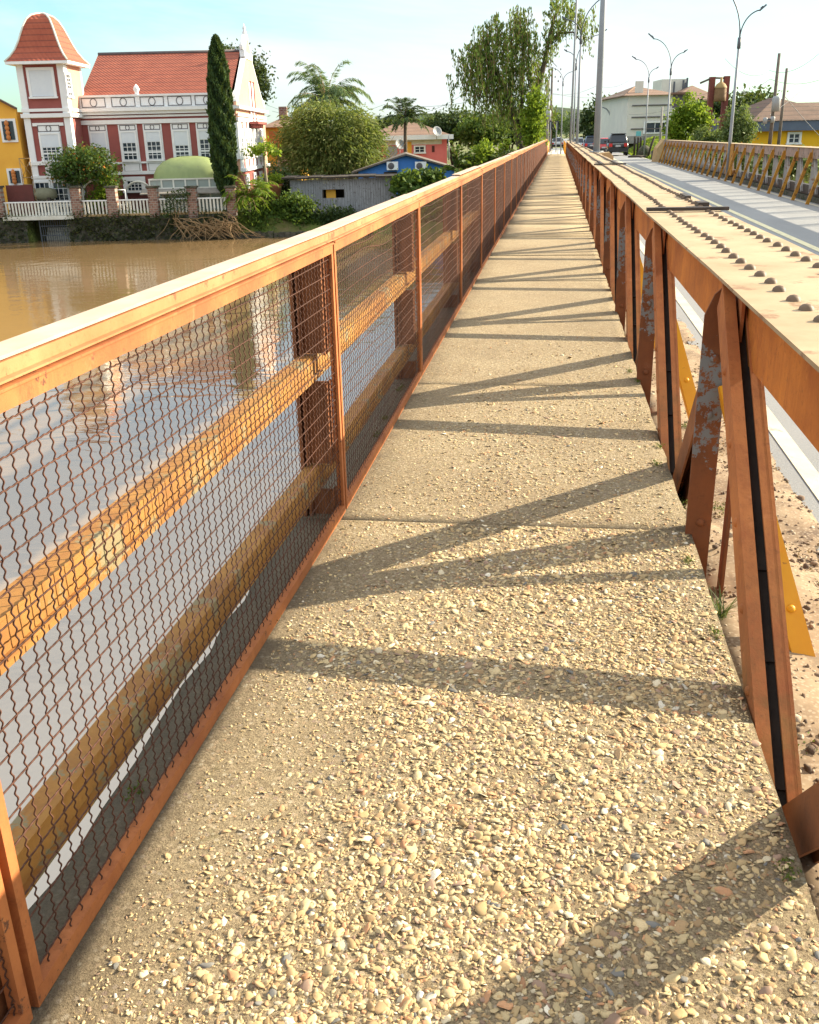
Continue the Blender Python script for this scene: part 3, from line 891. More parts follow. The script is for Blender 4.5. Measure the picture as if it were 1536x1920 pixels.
# ================================================================== RAILING ON THE RIVER SIDE
FX = -0.93
PANELS = [1.285 - 2.68, 1.285, 4.045, 6.72, 9.80]
while PANELS[-1] < 88: PANELS.append(PANELS[-1] + 2.72)
def railing():
    root = thing('bridge_railing', 'rusty mesh railing with a wide top rail on the river side of the walkway', 'railing', (FX, 0, 0))
    Y0, Y1 = PANELS[0], PANELS[-1]
    def seg_rail(mb, x0, x1, z0, z1, jz=0.004):
        for i in range(len(PANELS) - 1):
            a, b = PANELS[i], PANELS[i + 1]
            dz = float(rng.normal() * jz)
            mb.box(x0, x1, a + 0.002, b - 0.002, z0 + dz, z1 + dz)
    mb = MB()
    seg_rail(mb, -0.082, -0.006, 1.243, 1.250)
    mb.build('top_rail', M['rail_top'], root)
    mb = MB()
    seg_rail(mb, -0.014, -0.004, 1.214, 1.242)
    seg_rail(mb, -0.080, -0.072, 1.200, 1.242)
    seg_rail(mb, -0.010, 0.014, 1.2085, 1.2132, 0.0008)
    mb.build('rail_side', M['rust_pale'], root)
    for z0, z1, nm in ((0.625, 0.735, 'upper'), (0.125, 0.235, 'lower')):
        mb = MB()
        for i in range(len(PANELS) - 1):
            a, b = PANELS[i], PANELS[i + 1]
            mb.box(-0.150, -0.082, a + 0.002, b - 0.002, z1 - 0.008, z1)
            mb.box(-0.092, -0.082, a + 0.002, b - 0.002, z0, z1 - 0.0085)
            mb.box(-0.0815, -0.066, a + 0.002, b - 0.002, z0 + 0.028, z0 + 0.034)
        mb.build('beam', M['golden'], root)
    for i, y in enumerate(PANELS[:-1]):
        mb = MB()
        y_ = y - 0.03
        for za, zb in ((-0.12, 0.118), (0.242, 0.618), (0.742, 1.186)):
            mb.box(-0.130, -0.036, y_ - 0.006, y_ + 0.006, za, zb)
            mb.box(-0.0355, -0.028, y_ - 0.045, y_ + 0.045, za, zb)
            mb.box(-0.138, -0.1305, y_ - 0.045, y_ + 0.045, za, zb)
        mb.box(-0.165, -0.152, y_ - 0.05, y_ + 0.05, -0.12, 1.19)
        mb.build('post', M['rust_dark'], root)
    def frame(L, mb):
        t = 0.027
        mb.box(-0.014, 0.014, 0, L, 1.163, 1.205)
        mb.box(-0.014, 0.014, 0, L, 0.006, 0.046)
        mb.box(-0.014, 0.014, 0, t, 0.047, 1.162)
        mb.box(-0.014, 0.014, L - t, L, 0.047, 1.162)
        mb.box(0.015, 0.021, 0, L, 1.199, 1.205)
        return mb
    def wires(L, res, kinks):
        amp, lam = 0.0017, 0.0240
        segs = []
        z0, z1 = 0.04, 1.168
        nv = int(L / 0.047)
        ys = np.linspace(0.03, L - 0.03, nv)
        m_ = {2: int((z1 - z0) / lam * 7), 1: int((z1 - z0) / lam * 5), 0: 7}[res]
        z = np.linspace(z0, z1, m_)
        P = np.zeros((nv, m_, 3))
        ph = rng.uniform(0, 6.28, (nv, 1)) * 0.4 + (np.arange(nv) % 2)[:, None] * math.pi
        low = rng.normal(size=(nv, 1)) * 0.003
        wv = np.sin(2 * np.pi * z[None] / lam + ph) if res else 0 * z[None] + 0 * ph
        P[:, :, 0] = amp * wv
        P[:, :, 1] = ys[:, None] + 0.0013 * wv + low * np.sin(np.pi * (z[None] - z0) / (z1 - z0))
        P[:, :, 2] = z[None]
        r = 0.0020
        V, F = rods(P, r, 4 if res == 2 else 3)
        nh = 19
        zs = np.linspace(z0 + 0.03, z1 - 0.03, nh)
        m_ = {2: int(L / lam * 7), 1: int(L / lam * 5), 0: 30}[res]
        y = np.linspace(0.015, L - 0.015, m_)
        P = np.zeros((nh, m_, 3))
        wv = np.sin(2 * np.pi * y[None] / lam + rng.uniform(0, 6, (nh, 1))) if res else 0 * y[None] + np.zeros((nh, 1))
        sag = sum(rng.normal(size=(nh, 1)) * kinks / f * np.sin(np.pi * f * y[None] / L + rng.uniform(0, 3, (nh, 1))) for f in (2, 3, 5, 8))
        P[:, :, 0] = amp * wv
        P[:, :, 1] = y[None]
        P[:, :, 2] = zs[:, None] + 0.0018 * wv + sag
        V2, F2 = rods(P, r, 4 if res == 2 else 3)
        return np.concatenate([V, V2]), np.concatenate([F, F2 + len(V)])
    cache = {}
    for i in range(len(PANELS) - 1):
        y0 = PANELS[i] + 0.012; L = PANELS[i + 1] - PANELS[i] - 0.024
        res = 2 if i == 1 else (1 if i in (0, 2) else 0)
        key = (round(L, 2), res, i if i < 7 else 0)
        if key in cache:
            fo = cache[key][0].copy(); COL.objects.link(fo); fo.parent = root
            wo_ = cache[key][1].copy(); COL.objects.link(wo_); wo_.parent = fo
        else:
            fo = frame(L, MB()).build('mesh_panel', M['rust'], root)
            V, F = wires(L, res, 0.0035 if i < 2 else 0.018)
            wo_ = mesh_np('wire_mesh', V, F, M['rust_wire'], fo, smooth=True)
            cache[key] = (fo, wo_)
        fo.location = (0, y0, float(rng.normal() * 0.004))
    # the first lengths swing outward a little towards the near end
    for o in list(root.children_recursive):
        if o.type != 'MESH' or o.data.users > 1: continue
        off = o.location.y + (o.parent.location.y if o.parent is not root else 0)
        n_ = len(o.data.vertices)
        co = np.zeros(n_ * 3, dtype=np.float32); o.data.vertices.foreach_get('co', co); co = co.reshape(-1, 3)
        yy = co[:, 1] + off
        if yy.min() > 4.03: continue
        co[:, 0] -= 0.019 * np.maximum(0, 4.03 - yy)
        o.data.vertices.foreach_set('co', co.ravel()); o.data.update()
railing()

# ================================================================== NEAR TRUSS
PER, A1 = 2.78, 3.90
def near_truss():
    root = thing('bridge_truss', 'rust brown riveted steel truss with flat top plate beside the walkway', 'truss', (0.65, 0, -0.3))
    K0, K1 = -2, 29
    O = (0.65, 0, -0.3)
    Y0, Y1 = A1 + (K0) * PER, 86.0
    # top plates, each length with slight waviness, and their rivets
    mb = MB()
    y = Y0; edges = [-3.7, 6.93, 17.5, 29.3, 41, 55, 70, 86]
    for a, b in zip(edges[:-1], edges[1:]):
        n = max(2, int((b - a) / 0.9))
        for j in range(n):
            ya, yb = a + (b - a) * j / n, a + (b - a) * (j + 1) / n
            za = 1.1 + 0.004 * math.sin(ya * 1.7); zb = 1.1 + 0.004 * math.sin(yb * 1.7)
            xo = 0.003 * math.sin(ya * 2.3); xp = 0.003 * math.sin(yb * 2.3)
            mb.add([(0.600 + xo, ya, za - 0.012), (1.095, ya, za - 0.012), (1.095, yb, zb - 0.012), (0.600 + xp, yb, zb - 0.012),
                    (0.600 + xo, ya, za), (1.095, ya, za), (1.095, yb, zb), (0.600 + xp, yb, zb)],
                   [(0, 3, 2, 1), (4, 5, 6, 7), (0, 1, 5, 4), (2, 3, 7, 6), (1, 2, 6, 5), (3, 0, 4, 7)])
    nplate = len(mb.f)
    y = 1.0
    while y < 34:
        for x in (0.746, 1.0):
            xx, yy = x + random.gauss(0, 0.003), y + random.gauss(0, 0.006) + (0.05 if x > 0.9 else 0)
            mb.dome((xx, yy, 1.1 + 0.004 * math.sin(yy * 1.7) - 0.001), (0, 0, 1), 0.024, 0.021, 10 if y < 9 else 6, 3)
        y += 0.183
    mb.build('top_plate', M['plate'], root, O, mat2=M['rivet'], split=nplate)
    # side webs of the chord
    mb = MB()
    mb.box(0.695, 0.707, -3.7, Y1, 0.815, 1.083)
    mb.box(0.640, 0.6945, -3.7, Y1, 1.075, 1.083)
    mb.build('chord_web', M['rust_web'], root, O)
    MB().box(1.030, 1.044, -3.7, Y1, 0.990, 1.0830).build('chord_web', M['rust_web'], root, O)
    MB().box(0.66, 0.80, -3.7, Y1, -0.40, -0.30).build('bottom_chord', M['rust_dark'], root, O)
    # splice bars lying across the top plate
    for yb in (6.93, 17.5, 41.0):
        mb = MB()
        mb.box(0.602, 1.135, yb - 0.03, yb + 0.03, 1.106, 1.128)
        if yb > 10:
            for x in (0.746, 1.0): MB().box(x - 0.022, x + 0.022, yb + 0.032, yb + 2.0, 1.106, 1.130).build('splice_strip', M['black_steel'], root, O)
        else:
            MB().box(0.985, 1.06, yb + 0.35, yb + 0.55, 1.104, 1.134).build('steel_offcut', M['black_steel'], root, O); MB().box(1.0, 1.04, yb + 1.2, yb + 1.6, 1.104, 1.13).build('steel_offcut', M['black_steel'], root, O)
        mb.build('splice_bar', M['black_steel'], root, O)
    mb = MB()
    for x in (0.746, 1.0):
        for k in range(9):
            ya = 20.0 + k * 5.2
            mb.box(x - 0.016, x + 0.016, ya, ya + 4.2, 1.106, 1.122)
    mb.build('ridge_strip', M['rivet'], root, O)
    # one of each member, then copies
    def local(mb, nm, mat): return mb.build(nm, mat, root)
    oz = 0.3
    post = MB()
    poly = [(0.009, -0.35), (0.082, -0.35), (0.082, 1.0), (0.056, 1.052), (0.012, 1.01), (-0.020, 0.93), (-0.020, 0.006), (0.009, 0.004)]
    f = lambda p, q, a: (0.606 + p - O[0], a, q + oz)
    post.prism(poly, f, -0.006, 0.006)
    post.box(0.677 - O[0], 0.688 - O[0], 0.0075, 0.150, -0.35 + oz, 0.985 + oz)
    post.box(0.75 - O[0], 0.762 - O[0], -0.03, 0.06, -0.35 + oz, 0.90 + oz)
    for x, z in ((0.640, 0.76), (0.636, 0.53), (0.645, 0.06)):
        post.dome((x - O[0], -0.0065, z + oz), (0, -1, 0), 0.019, 0.014, 10, 3)
    for z in (0.93, 0.82, 0.68, 0.60, 0.30):
        post.dome((0.6805 - O[0], 0.045, z + oz), (-1, 0, 0), 0.015, 0.010, 8, 2)
    P0 = local(post, 'vertical_post', M['rust_post'])
    def angle(ybot, zbot, ytop, ztop, x0, x1, wid, gap=0):
        mb = MB()
        a, b = Vector((0, ybot, zbot + oz)), Vector((0, ytop, ztop + oz))
        for xs, sg in ((x0, 1), (x1, -1)):
            q = Vector((xs - O[0], 0, 0))
            mb.bar(a + q, b + q, 0.011, wid)                        # leg along the truss
            d = (b - a).normalized(); nrm = Vector((0, -d.z, d.y))
            if nrm.z < 0: nrm = -nrm
            fw = gap or 0.043
            q2 = q + nrm * (wid / 2 - 0.006) + Vector((sg * (fw / 2 + 0.0057), 0, 0))
            mb.bar(a + q2, b + q2, fw, 0.011)                    # flange
        return mb, a, b
    mb, a, b = angle(-1.58, -0.22, -0.13, 1.02, 0.622, 0.724, 0.128, 0.030)
    for t in (0.2, 0.34, 0.5, 0.66, 0.82):
        c = a.lerp(b, t)
        d = (b - a).normalized()
        mb.bar(c + Vector((0.662 - O[0], 0, 0)) - d * 0.02, c + Vector((0.662 - O[0], 0, 0)) + d * 0.02, 0.001, 0.001)
        mb.dome(tuple(c + Vector((0.6165 - O[0], 0, 0))), (-1, 0, 0), 0.017, 0.010, 9, 3)
    B0 = local(mb, 'diagonal', M['rust_diag'])
    d = (b - a).normalized(); nrm = Vector((0, -d.z, d.y))
    if nrm.z < 0: nrm = -nrm
    wp = MB().bar(a + Vector((0.673 - O[0], 0, 0)) + nrm * 0.004, b + Vector((0.673 - O[0], 0, 0)) + nrm * 0.004, 0.088, 0.006)  # black sheet stands in for shade between the legs; dark battens cross it
    for t in (0.06, 0.26, 0.42):
        c = a.lerp(b, t); wp.bar(c + Vector((0.6285 - O[0], 0, 0)) + nrm * 0.013, c + Vector((0.7175 - O[0], 0, 0)) + nrm * 0.013, 0.05, 0.012, side=tuple(d))
    W0 = local(wp, 'gap_shade_plate', M['black_steel'])
    mb, a, b = angle(1.26, -0.34, 0.06, 0.95, 0.676, 0.742, 0.145)
    D0 = local(mb, 'diagonal', M['rust_dark'])
    br = MB()
    p, q = Vector((0.702 - O[0], -0.015, 0.66 + oz)), Vector((1.006 - O[0], -0.547, -0.335 + oz))
    br.bar(q, p, 0.080, 0.010)
    d = (p - q).normalized()
    s = Vector((1, 0, 0)) - d * d.x; s.normalize(); t = d.cross(s)
    off = s * -0.037 + t * 0.032
    br.bar(q + off, p + off, 0.010, 0.052)
    for k in (0.22, 0.42): br.dome(tuple(q.lerp(p, k) - t * 0.0055 * (1 if t.y > 0 else -1)), tuple(-t if t.y > 0 else t), 0.017, 0.013, 9, 3)
    E0 = local(br, 'brace', M['yellow'])
    E0['label'] = 'bright yellow brace leaning out to the road'
    cl = MB()
    cl.box(0.668 - O[0], 0.680 - O[0], -0.30, 0.16, 0.85 + oz, 1.070 + oz)
    cl.box(0.64 - O[0], 0.667 - O[0], -0.03, 0.02, 1.05 + oz, 1.072 + oz)
    C0 = local(cl, 'gusset', M['rust'])
    mem = [P0, B0, W0, D0, E0, C0]
    for o in mem: o.location = (0, A1, 0)
    for k in range(K0, K1):
        if k == 0: continue
        y = A1 + k * PER
        if y > Y1 - 1: break
        for o in mem:
            if k < 0 and o is C0: continue
            c = o.copy(); COL.objects.link(c); c.parent = root; c.location = (0, y, 0)
near_truss()

# ================================================================== FAR TRUSS
def far_truss():
    X = 7.0
    root = thing('bridge_truss', 'weathered grey truss with yellow braces along the far side of the road', 'truss', (X, 0, -0.3))
    O = (X, 0, -0.3)
    a, b = 10.0, 71.0
    mb = MB().box(X - 0.03, X + 0.45, a, b, 1.09, 1.105); mb.build('top_plate', M['plate'], root, O)
    MB().box(X, X + 0.014, a, b, 0.82, 1.088).build('chord_web', M['pink_paint'], root, O)
    MB().box(X + 0.40, X + 0.414, a, b, 0.86, 1.088).build('chord_web', M['pink_paint'], root, O)
    MB().box(X + 0.12, X + 0.28, a, b, -0.16, 0.10).build('bottom_chord', M['black_steel'], root, O)
    oz = 0.3
    post = MB().box(0.05, 0.062, -0.03, 0.05, -0.1 + oz, 0.82 + oz)
    post.box(0.0, 0.11, -0.042, -0.031, -0.1 + oz, 0.95 + oz)
    P0 = post.build('vertical_post', M['grey_paint'], root)
    mb = MB()
    mb.bar((0.06, -0.62, -0.1 + oz), (0.06, -0.05, 0.86 + oz), 0.012, 0.07)
    mb.bar((0.10, -0.62, -0.1 + oz), (0.10, -0.05, 0.86 + oz), 0.05, 0.012)
    D0 = mb.build('diagonal', M['grey_paint'], root)
    mb = MB()
    mb.bar((-0.36, 0.10, -0.29 + oz), (-0.015, 0.0, 0.98 + oz), 0.085, 0.012)
    mb.bar((-0.40, 0.12, -0.29 + oz), (-0.055, 0.02, 0.98 + oz), 0.012, 0.06)
    E0 = mb.build('brace', M['yellow_old'], root)
    mb = MB()
    mb.prism([(-0.10, 0.72), (0.10, 0.72), (0.05, 1.07), (-0.05, 1.07)], lambda p, q, s: (s, p, q + oz), -0.012, -0.002)
    G0 = mb.build('gusset', M['yellow_old'], root)
    y = 21.2; first = True
    while y < b - 0.5:
        for o in (P0, D0, E0, G0):
            c = o if first else o.copy()
            if not first: COL.objects.link(c); c.parent = root
            c.location = (0, y, 0)
        first = False
        y += 1.72
    MB().box(X - 0.06, X - 0.02, 42.6, 44.2, -0.1, 1.10).build('end_panel', M['yellow_old'], root, O)
far_truss()
# ================================================================== BUILDINGS ON THE FAR BANK
class Frame:
    """local frame of a building: x along the bank, y away from the lens, z up"""
    def __init__(self, px, py, w, name, label, cat, z=None, group=None):
        u, zz = fr(px, py, w)
        self.u, self.w, self.z = u, w, (zz if z is None else z)
        self.root = thing(name, label, cat, uw(u, w, self.z), YAW, group)
    def X(self, px, py, dw=0.0): return fr(px, py, self.w + dw)[0] - self.u
    def Z(self, px, py, dw=0.0): return fr(px, py, self.w + dw)[1] - self.z

def window(root, x, z0, z1, wd, y, drop=0.45, cols=2, rows=4, sur=0.16, trans=True, sill=True, face=(0, -1)):
    """window on a wall facing -y (face (0,-1)) or +x (face (1,0)); x is the position along the wall"""
    fx = face[0]
    def B(mb, a0, a1, d0, d1, c0, c1):
        if fx == 0: mb.box(x + a0, x + a1, y - d1, y - d0, c0, c1)
        else: mb.box(y + d0, y + d1, x + a0, x + a1, c0, c1)
    h = wd / 2
    mb = MB()
    B(mb, -h - sur, -h, 0.0, 0.10, z0 - 0.02, z1 + sur)
    B(mb, h, h + sur, 0.0, 0.10, z0 - 0.02, z1 + sur)
    B(mb, -h, h, 0.0, 0.10, z1, z1 + sur)
    if sill: B(mb, -h - sur - 0.05, h + sur + 0.05, 0.0, 0.16, z0 - 0.14, z0 - 0.021)
    fr_ = mb.build('window', M['white'], root)
    mb = MB(); B(mb, -h, h, 0.012, 0.03, z0, z1); mb.build('pane', M['glass'], fr_)
    zt = z1 - (z1 - z0) * drop
    if drop > 0:
        mb = MB(); B(mb, -h, h, 0.04, 0.07, zt, z1); mb.build('shutter', M['shutter'], fr_)
    mb = MB()
    for i in range(cols + 1):
        a = -h + wd * i / cols; t = 0.035 if i in (0, cols) or (cols == 2) else 0.02
        B(mb, max(a - t, -h), min(a + t, h), 0.031, 0.055, z0, zt)
    for j in range(rows + 1):
        c = z0 + (zt - z0) * j / rows
        B(mb, -h, h, 0.0311, 0.0535, max(c - 0.018, z0), min(c + 0.018, zt))
    if trans: B(mb, -h, h, 0.031, 0.058, z0 + (z1 - z0) * 0.26 - 0.05, z0 + (z1 - z0) * 0.26 + 0.05)
    for i in range(cols * 2):
        a = -h + wd * (i + 0.5) / (cols * 2)
    mb.build('sash', M['white'], fr_)
    return fr_

def ornament(mb, x, z, w_, h_, y, r=0.14):
    """outlined panel with a ring in its middle, drawn as raised strips on a wall facing -y"""
    t = 0.045
    mb.box(x - w_, x + w_, y - 0.02, y, z + h_ - t, z + h_)
    mb.box(x - w_, x + w_, y - 0.02, y, z - h_, z - h_ + t)
    mb.box(x - w_, x - w_ + t, y - 0.021, y, z - h_, z + h_)
    mb.box(x + w_ - t, x + w_, y - 0.021, y, z - h_, z + h_)
    n = 14
    for k in range(n):
        a, b = 2 * math.pi * k / n, 2 * math.pi * (k + 1) / n
        mb.bar((x + r * math.cos(a), y - 0.012, z + r * 1.15 * math.sin(a)), (x + r * math.cos(b), y - 0.012, z + r * 1.15 * math.sin(b)), 0.025, 0.045, side=(0, 1, 0))

def mansion():
    f = Frame(290, 402, 70.5, 'mansion', 'red and white riverside mansion with a corner tower and a stepped gable', 'house', z=-2.55)
    R = f.root; X, Z = f.X, f.Z
    def blk(nm, mt, *bx):
        mb = MB()
        for b in bx: mb.box(*b)
        return mb.build(nm, mt, R)
    # ---- main block
    xl, xr = X(150, 250), X(440, 250)
    dep = 14.5
    ztop = Z(290, 197); zpar = Z(290, 179); zcor = Z(290, 207)
    zsill0, zsill1 = Z(290, 326), Z(290, 302)
    zw0, zw1 = Z(290, 298), Z(290, 247)
    blk('wall', M['house_red'], (xl, xr - 0.02, 0, dep, -0.3, zcor))
    # parapet and cornice
    blk('parapet', M['white'], (xl, xr, -0.02, 0.30, zcor + 0.22, zpar), (xl, xr + 0.1, -0.10, 0.0, zpar - 0.02, zpar + 0.10))
    blk('cornice', M['white'], (xl, xr + 0.25, -0.42, 0.3, zcor, zcor + 0.20), (xl, xr + 0.15, -0.26, 0, zcor - 0.20, zcor - 0.002),
        (xl, xr + 0.1, -0.13, 0, Z(290, 219), Z(290, 215)), (xl, xr + 0.1, -0.12, 0, Z(290, 231), Z(290, 223)))
    par = bpy.data.objects[R.name]
    zo = (zcor + 0.22 + zpar) / 2
    for px in (175, 231, 285, 337, 388):
        orn = MB(); ornament(orn, X(px, 190), zo, 0.80, 0.30, -0.021, 0.22); orn.build('ornament', M['outline'], R)
    wxs = [X(p, 270) for p in (187, 243, 289, 341, 388)]
    for x in wxs:
        orn = MB(); ornament(orn, x, Z(290, 238), 0.54, 0.17, -0.061, 0.13); orn.build('ornament', M['outline'], R)
    surr = MB()
    for x in wxs: surr.box(x - 0.64, x + 0.64, -0.06, 0, zsill1, Z(290, 232))
    surr.box(xl, xr + 0.06, -0.14, 0, zsill0, zsill0 + 0.22); surr.box(xl, xr + 0.06, -0.11, 0, zsill1 - 0.12, zsill1 - 0.002)
    for x in wxs: surr.box(x - 0.66, x + 0.66, -0.058, 0, zsill0 + 0.221, zsill1 - 0.121)
    surr.build('trim', M['white'], R)
    for x in wxs:
        o2 = MB()
        z = (zsill0 + zsill1) / 2 + 0.05; h = 0.26
        for a, b_, c, d in ((-0.54, 0.54, h - 0.03, h), (-0.54, 0.54, -h, -h + 0.03), (-0.54, -0.51, -h, h), (0.51, 0.54, -h, h)):
            o2.box(x + a, x + b_, -0.075, -0.0585, z + c, z + d)
        o2.build('ornament', M['outline'], R)
    for x, dr in zip(wxs, (0.52, 0.38, 0.36, 0.52, 0.32)):
        window(R, x, zw0, zw1, 0.92, -0.062, dr, 3, 4, 0.09)
    # basement: arched window and dark openings
    for px in (253, 130):
        x = X(px, 347)
        if px == 253: window(R, x, Z(253, 357), Z(253, 339), 1.0, -0.02, 0.0, 4, 3, 0.28, trans=False)
    blk('opening', M['maroon'], (X(228, 380), X(283, 380), -0.03, -0.002, 0.0, 1.1))
    # finials along the parapet
    fn = MB()
    for px in (256, 410):
        x = X(px, 178)
        fn.lathe([(0.16, 0), (0.12, 0.12), (0.22, 0.32), (0.14, 0.5), (0.03, 0.62), (0.0, 0.64)], (x, 0.12, zpar + 0.10), 10)
    fn.build('finial', M['white'], R)
    # roof: front slope, ridge, back slope
    zr = f.Z(290, 100, 6.4)
    rf = MB()
    rx0, rx1 = X(140, 150), xr - 0.15
    rf.add([(rx0, 0.30, zcor + 0.75), (rx1, 0.30, zcor + 0.75), (rx1, 6.3, zr), (rx0, 6.3, zr), (rx0, dep - 0.2, zcor + 0.3), (rx1, dep - 0.2, zcor + 0.3)],
           [(0, 1, 2, 3), (3, 2, 5, 4), (0, 3, 4)])
    ro = rf.build('roof', M['roof_red'], R)
    MB().tube([(rx0, 6.3, zr + 0.03), (rx1, 6.3, zr + 0.03)], 0.12, 6).build('ridge', M['outline'], ro)
    # gable wall facing +x
    ze = Z(440, 190)                    # springing
    zn, za = ze + (zr - ze) * 0.86, zr + 1.05
    mid = dep / 2
    pts = [(0, ztop - 0.1), (0, ze), (0.55, ze), (mid - 1.55, zn), (mid - 1.8, zn), (mid - 1.8, zn + 0.42), (mid - 1.35, zn + 0.42), (mid - 0.12, za), (mid + 0.12, za),
           (mid + 1.35, zn + 0.42), (mid + 1.8, zn + 0.42), (mid + 1.8, zn), (mid + 1.55, zn), (dep - 0.55, ze), (dep, ze), (dep, ztop - 0.1)]
    g = MB().prism(pts, lambda p, q, a: (a, p, q), xr, xr + 0.28)
    gw = g.build('gable', M['peach'], R)
    cp = MB()
    for (p0, q0), (p1, q1) in zip(pts[1:-1], pts[2:-1]):
        if abs(p1 - p0) + abs(q1 - q0) > 0.02: cp.bar((xr + 0.13, p0, q0 + 0.08), (xr + 0.13, p1, q1 + 0.08), 0.34, 0.13)
    cp.box(xr + 0.281, xr + 0.36, 0.02, dep - 0.02, ze - 0.9, ze - 0.72); cp.box(xr + 0.281, xr + 0.34, mid - 1.8, mid + 1.8, zn, zn + 0.40)
    cp.lathe([(0.12, 0), (0.16, 0.15), (0.08, 0.32), (0.13, 0.42), (0.04, 0.65), (0, 0.75)], (xr + 0.13, mid, za + 0.1), 8)
    for p in (0.3, mid - 1.8, mid + 1.8, dep - 0.3): cp.lathe([(0.12, 0), (0.2, 0.25), (0.06, 0.5), (0, 0.6)], (xr + 0.13, p, (ze if p < 1 or p > dep - 1 else zn + 0.42) + 0.12), 8)
    cp.build('coping', M['white'], gw)
    for s in (-0.75, 0.75):
        MB().box(xr + 0.282, xr + 0.33, mid + s - 0.36, mid + s + 0.36, ze - 1.15, ze + 1.5).build('door', M['white'], gw)
        MB().box(xr + 0.282, xr + 0.40, mid + s + 0.37, mid + s + 0.52, ze - 1.15, ze + 1.6).build('shutter', M['house_red'], gw)
    bal = MB().box(xr + 0.281, xr + 1.0, mid - 2.4, mid + 2.4, ze - 1.36, ze - 1.18)
    for k in range(7): bal.box(xr + 0.3, xr + 0.9 - abs(k - 3) * 0.05, mid - 2.0 + k * 0.66, mid - 1.9 + k * 0.66, ze - 1.62, ze - 1.37)
    bal.build('balcony', M['house_red'], gw)
    # right side wall below: alternating trim and red, windows
    blk('wall', M['peach'], (xr - 0.019, xr + 0.22, 0.0, dep, zsill0, ztop - 0.11))
    blk('wall', M['house_red'], (xr - 0.018, xr + 0.20, 0.0, dep, -0.3, zsill0 - 0.002))
    st = MB()
    for y in (0.02, 2.1, 4.2, 6.3, 8.4, 10.5):
        st.box(xr + 0.221, xr + 0.29, y + 0.0, y + 1.35, zsill0 + 0.23, Z(290, 232))
    st.box(xr + 0.2211, xr + 0.40, -0.14, dep, zsill0, zsill0 + 0.22); st.box(xr + 0.2211, xr + 0.36, -0.1, dep, Z(290, 231), Z(290, 223))
    st.box(xr + 0.2211, xr + 0.55, -0.42, dep + 0.2, zcor, zcor + 0.20)
    st.box(xr - 0.3, xr + 0.28, -0.115, -0.001, zsill1, Z(290, 232))
    st.build('trim', M['white'], R)
    rs = MB()
    for y in (1.42, 3.52, 5.62, 7.72, 9.82): rs.box(xr + 0.221, xr + 0.26, y + 0.03, y + 0.60, zsill0 + 0.24, Z(290, 234))
    rs.build('panel', M['house_red'], R)
    for y in (0.7, 2.78, 4.88, 6.98, 9.08, 11.1): window(R, y, zw0, zw1, 0.8, xr + 0.29, 0.3, 2, 4, 0.12, face=(1, 0))
    for y in (2.4, 6.2, 9.6): window(R, y, Z(253, 357), Z(253, 339), 1.0, xr + 0.21, 0.0, 3, 3, 0.2, trans=False, face=(1, 0))
    # ---- tower, standing forward at the left corner
    ty = -2.6
    tl, tr = f.X(47, 240, ty), f.X(134, 240, ty)
    zt0, zt1, zt2 = -0.3, f.Z(90, 117, ty), f.Z(90, 205, ty)
    blk('tower_wall', M['house_red'], (tl + 0.1, tr - 0.1, ty + 0.1, 1.2, zt0, zt1 - 0.1))
    blk('tower_wall', M['peach'], (tr - 0.099, tr - 0.03, ty + 0.75, 1.19, zt2 - 0.3, zt1 - 0.11))
    w_ = MB()
    for x0, x1 in ((tl, tl + 0.42), (tr - 0.42, tr)):
        w_.box(x0, x1, ty, ty + 0.5, zt0 + 1.6, zt1)
    w_.box(tr - 0.5, tr - 0.02, 0.9, 1.21, zt2, zt1)
    w_.box(tl - 0.05, tr + 0.05, ty - 0.06, 1.22, zt2 - 0.12, zt2 + 0.06)
    w_.box(tl - 0.12, tr + 0.12, ty - 0.14, 1.23, zt2 - 0.48, zt2 - 0.24)
    zs1, zs0 = f.Z(100, 302, ty), f.Z(100, 309, ty)
    w_.box(tl + 0.501, tr - 0.501, ty + 0.02, ty + 0.1, f.Z(90, 221, ty), f.Z(90, 217, ty))
    w_.box(tl + 0.501, tr - 0.501, ty + 0.02, ty + 0.1, f.Z(90, 236, ty), f.Z(90, 230, ty))
    w_.box(tl - 0.06, tr + 0.06, ty - 0.07, 1.205, zs0, zs1)
    w_.box(tl - 0.06, tr + 0.06, ty - 0.08, 1.206, f.Z(100, 334, ty), f.Z(100, 329, ty))
    w_.box((tl + tr) / 2 - 0.72, (tl + tr) / 2 + 0.72, ty + 0.03, ty + 0.1, zs1 + 0.001, f.Z(90, 236, ty) - 0.001)
    w_.box((tl + tr) / 2 - 0.60, (tl + tr) / 2 + 0.60, ty + 0.03, ty + 0.1, f.Z(100, 329, ty) + 0.001, zs0 - 0.001)
    w_.box(tl - 0.02, tr + 0.02, ty - 0.02, ty + 0.12, zt0, f.Z(100, 334, ty) - 0.001)
    w_.box(tr - 0.0995, tr + 0.0, ty + 0.51, 1.2, zs1 + 0.002, zs1 + 0.10)
    w_.box(tr - 0.0995, tr - 0.01, ty + 0.15, ty + 0.75, zt2 + 0.07, zt1 - 0.12)
    w_.build('tower_trim', M['white'], R)
    xm = (tl + tr) / 2
    window(R, xm - 0.02, f.Z(90, 180, ty), f.Z(90, 131, ty), 1.42, ty + 0.1, 1.0, 2, 2, 0.17, trans=False)
    window(R, xm, f.Z(100, 300, ty), f.Z(100, 252, ty), 1.15, ty + 0.029, 0.5, 4, 4, 0.12)
    o3 = MB(); ornament(o3, xm, f.Z(95, 240.5, ty), 0.72, 0.20, ty + 0.0295, 0.16); o3.build('ornament', M['outline'], R)
    window(R, (ty + 0.55), f.Z(150, 178, ty), f.Z(150, 138, ty), 0.9, tr - 0.03, 0.0, 3, 6, 0.12, face=(1, 0))
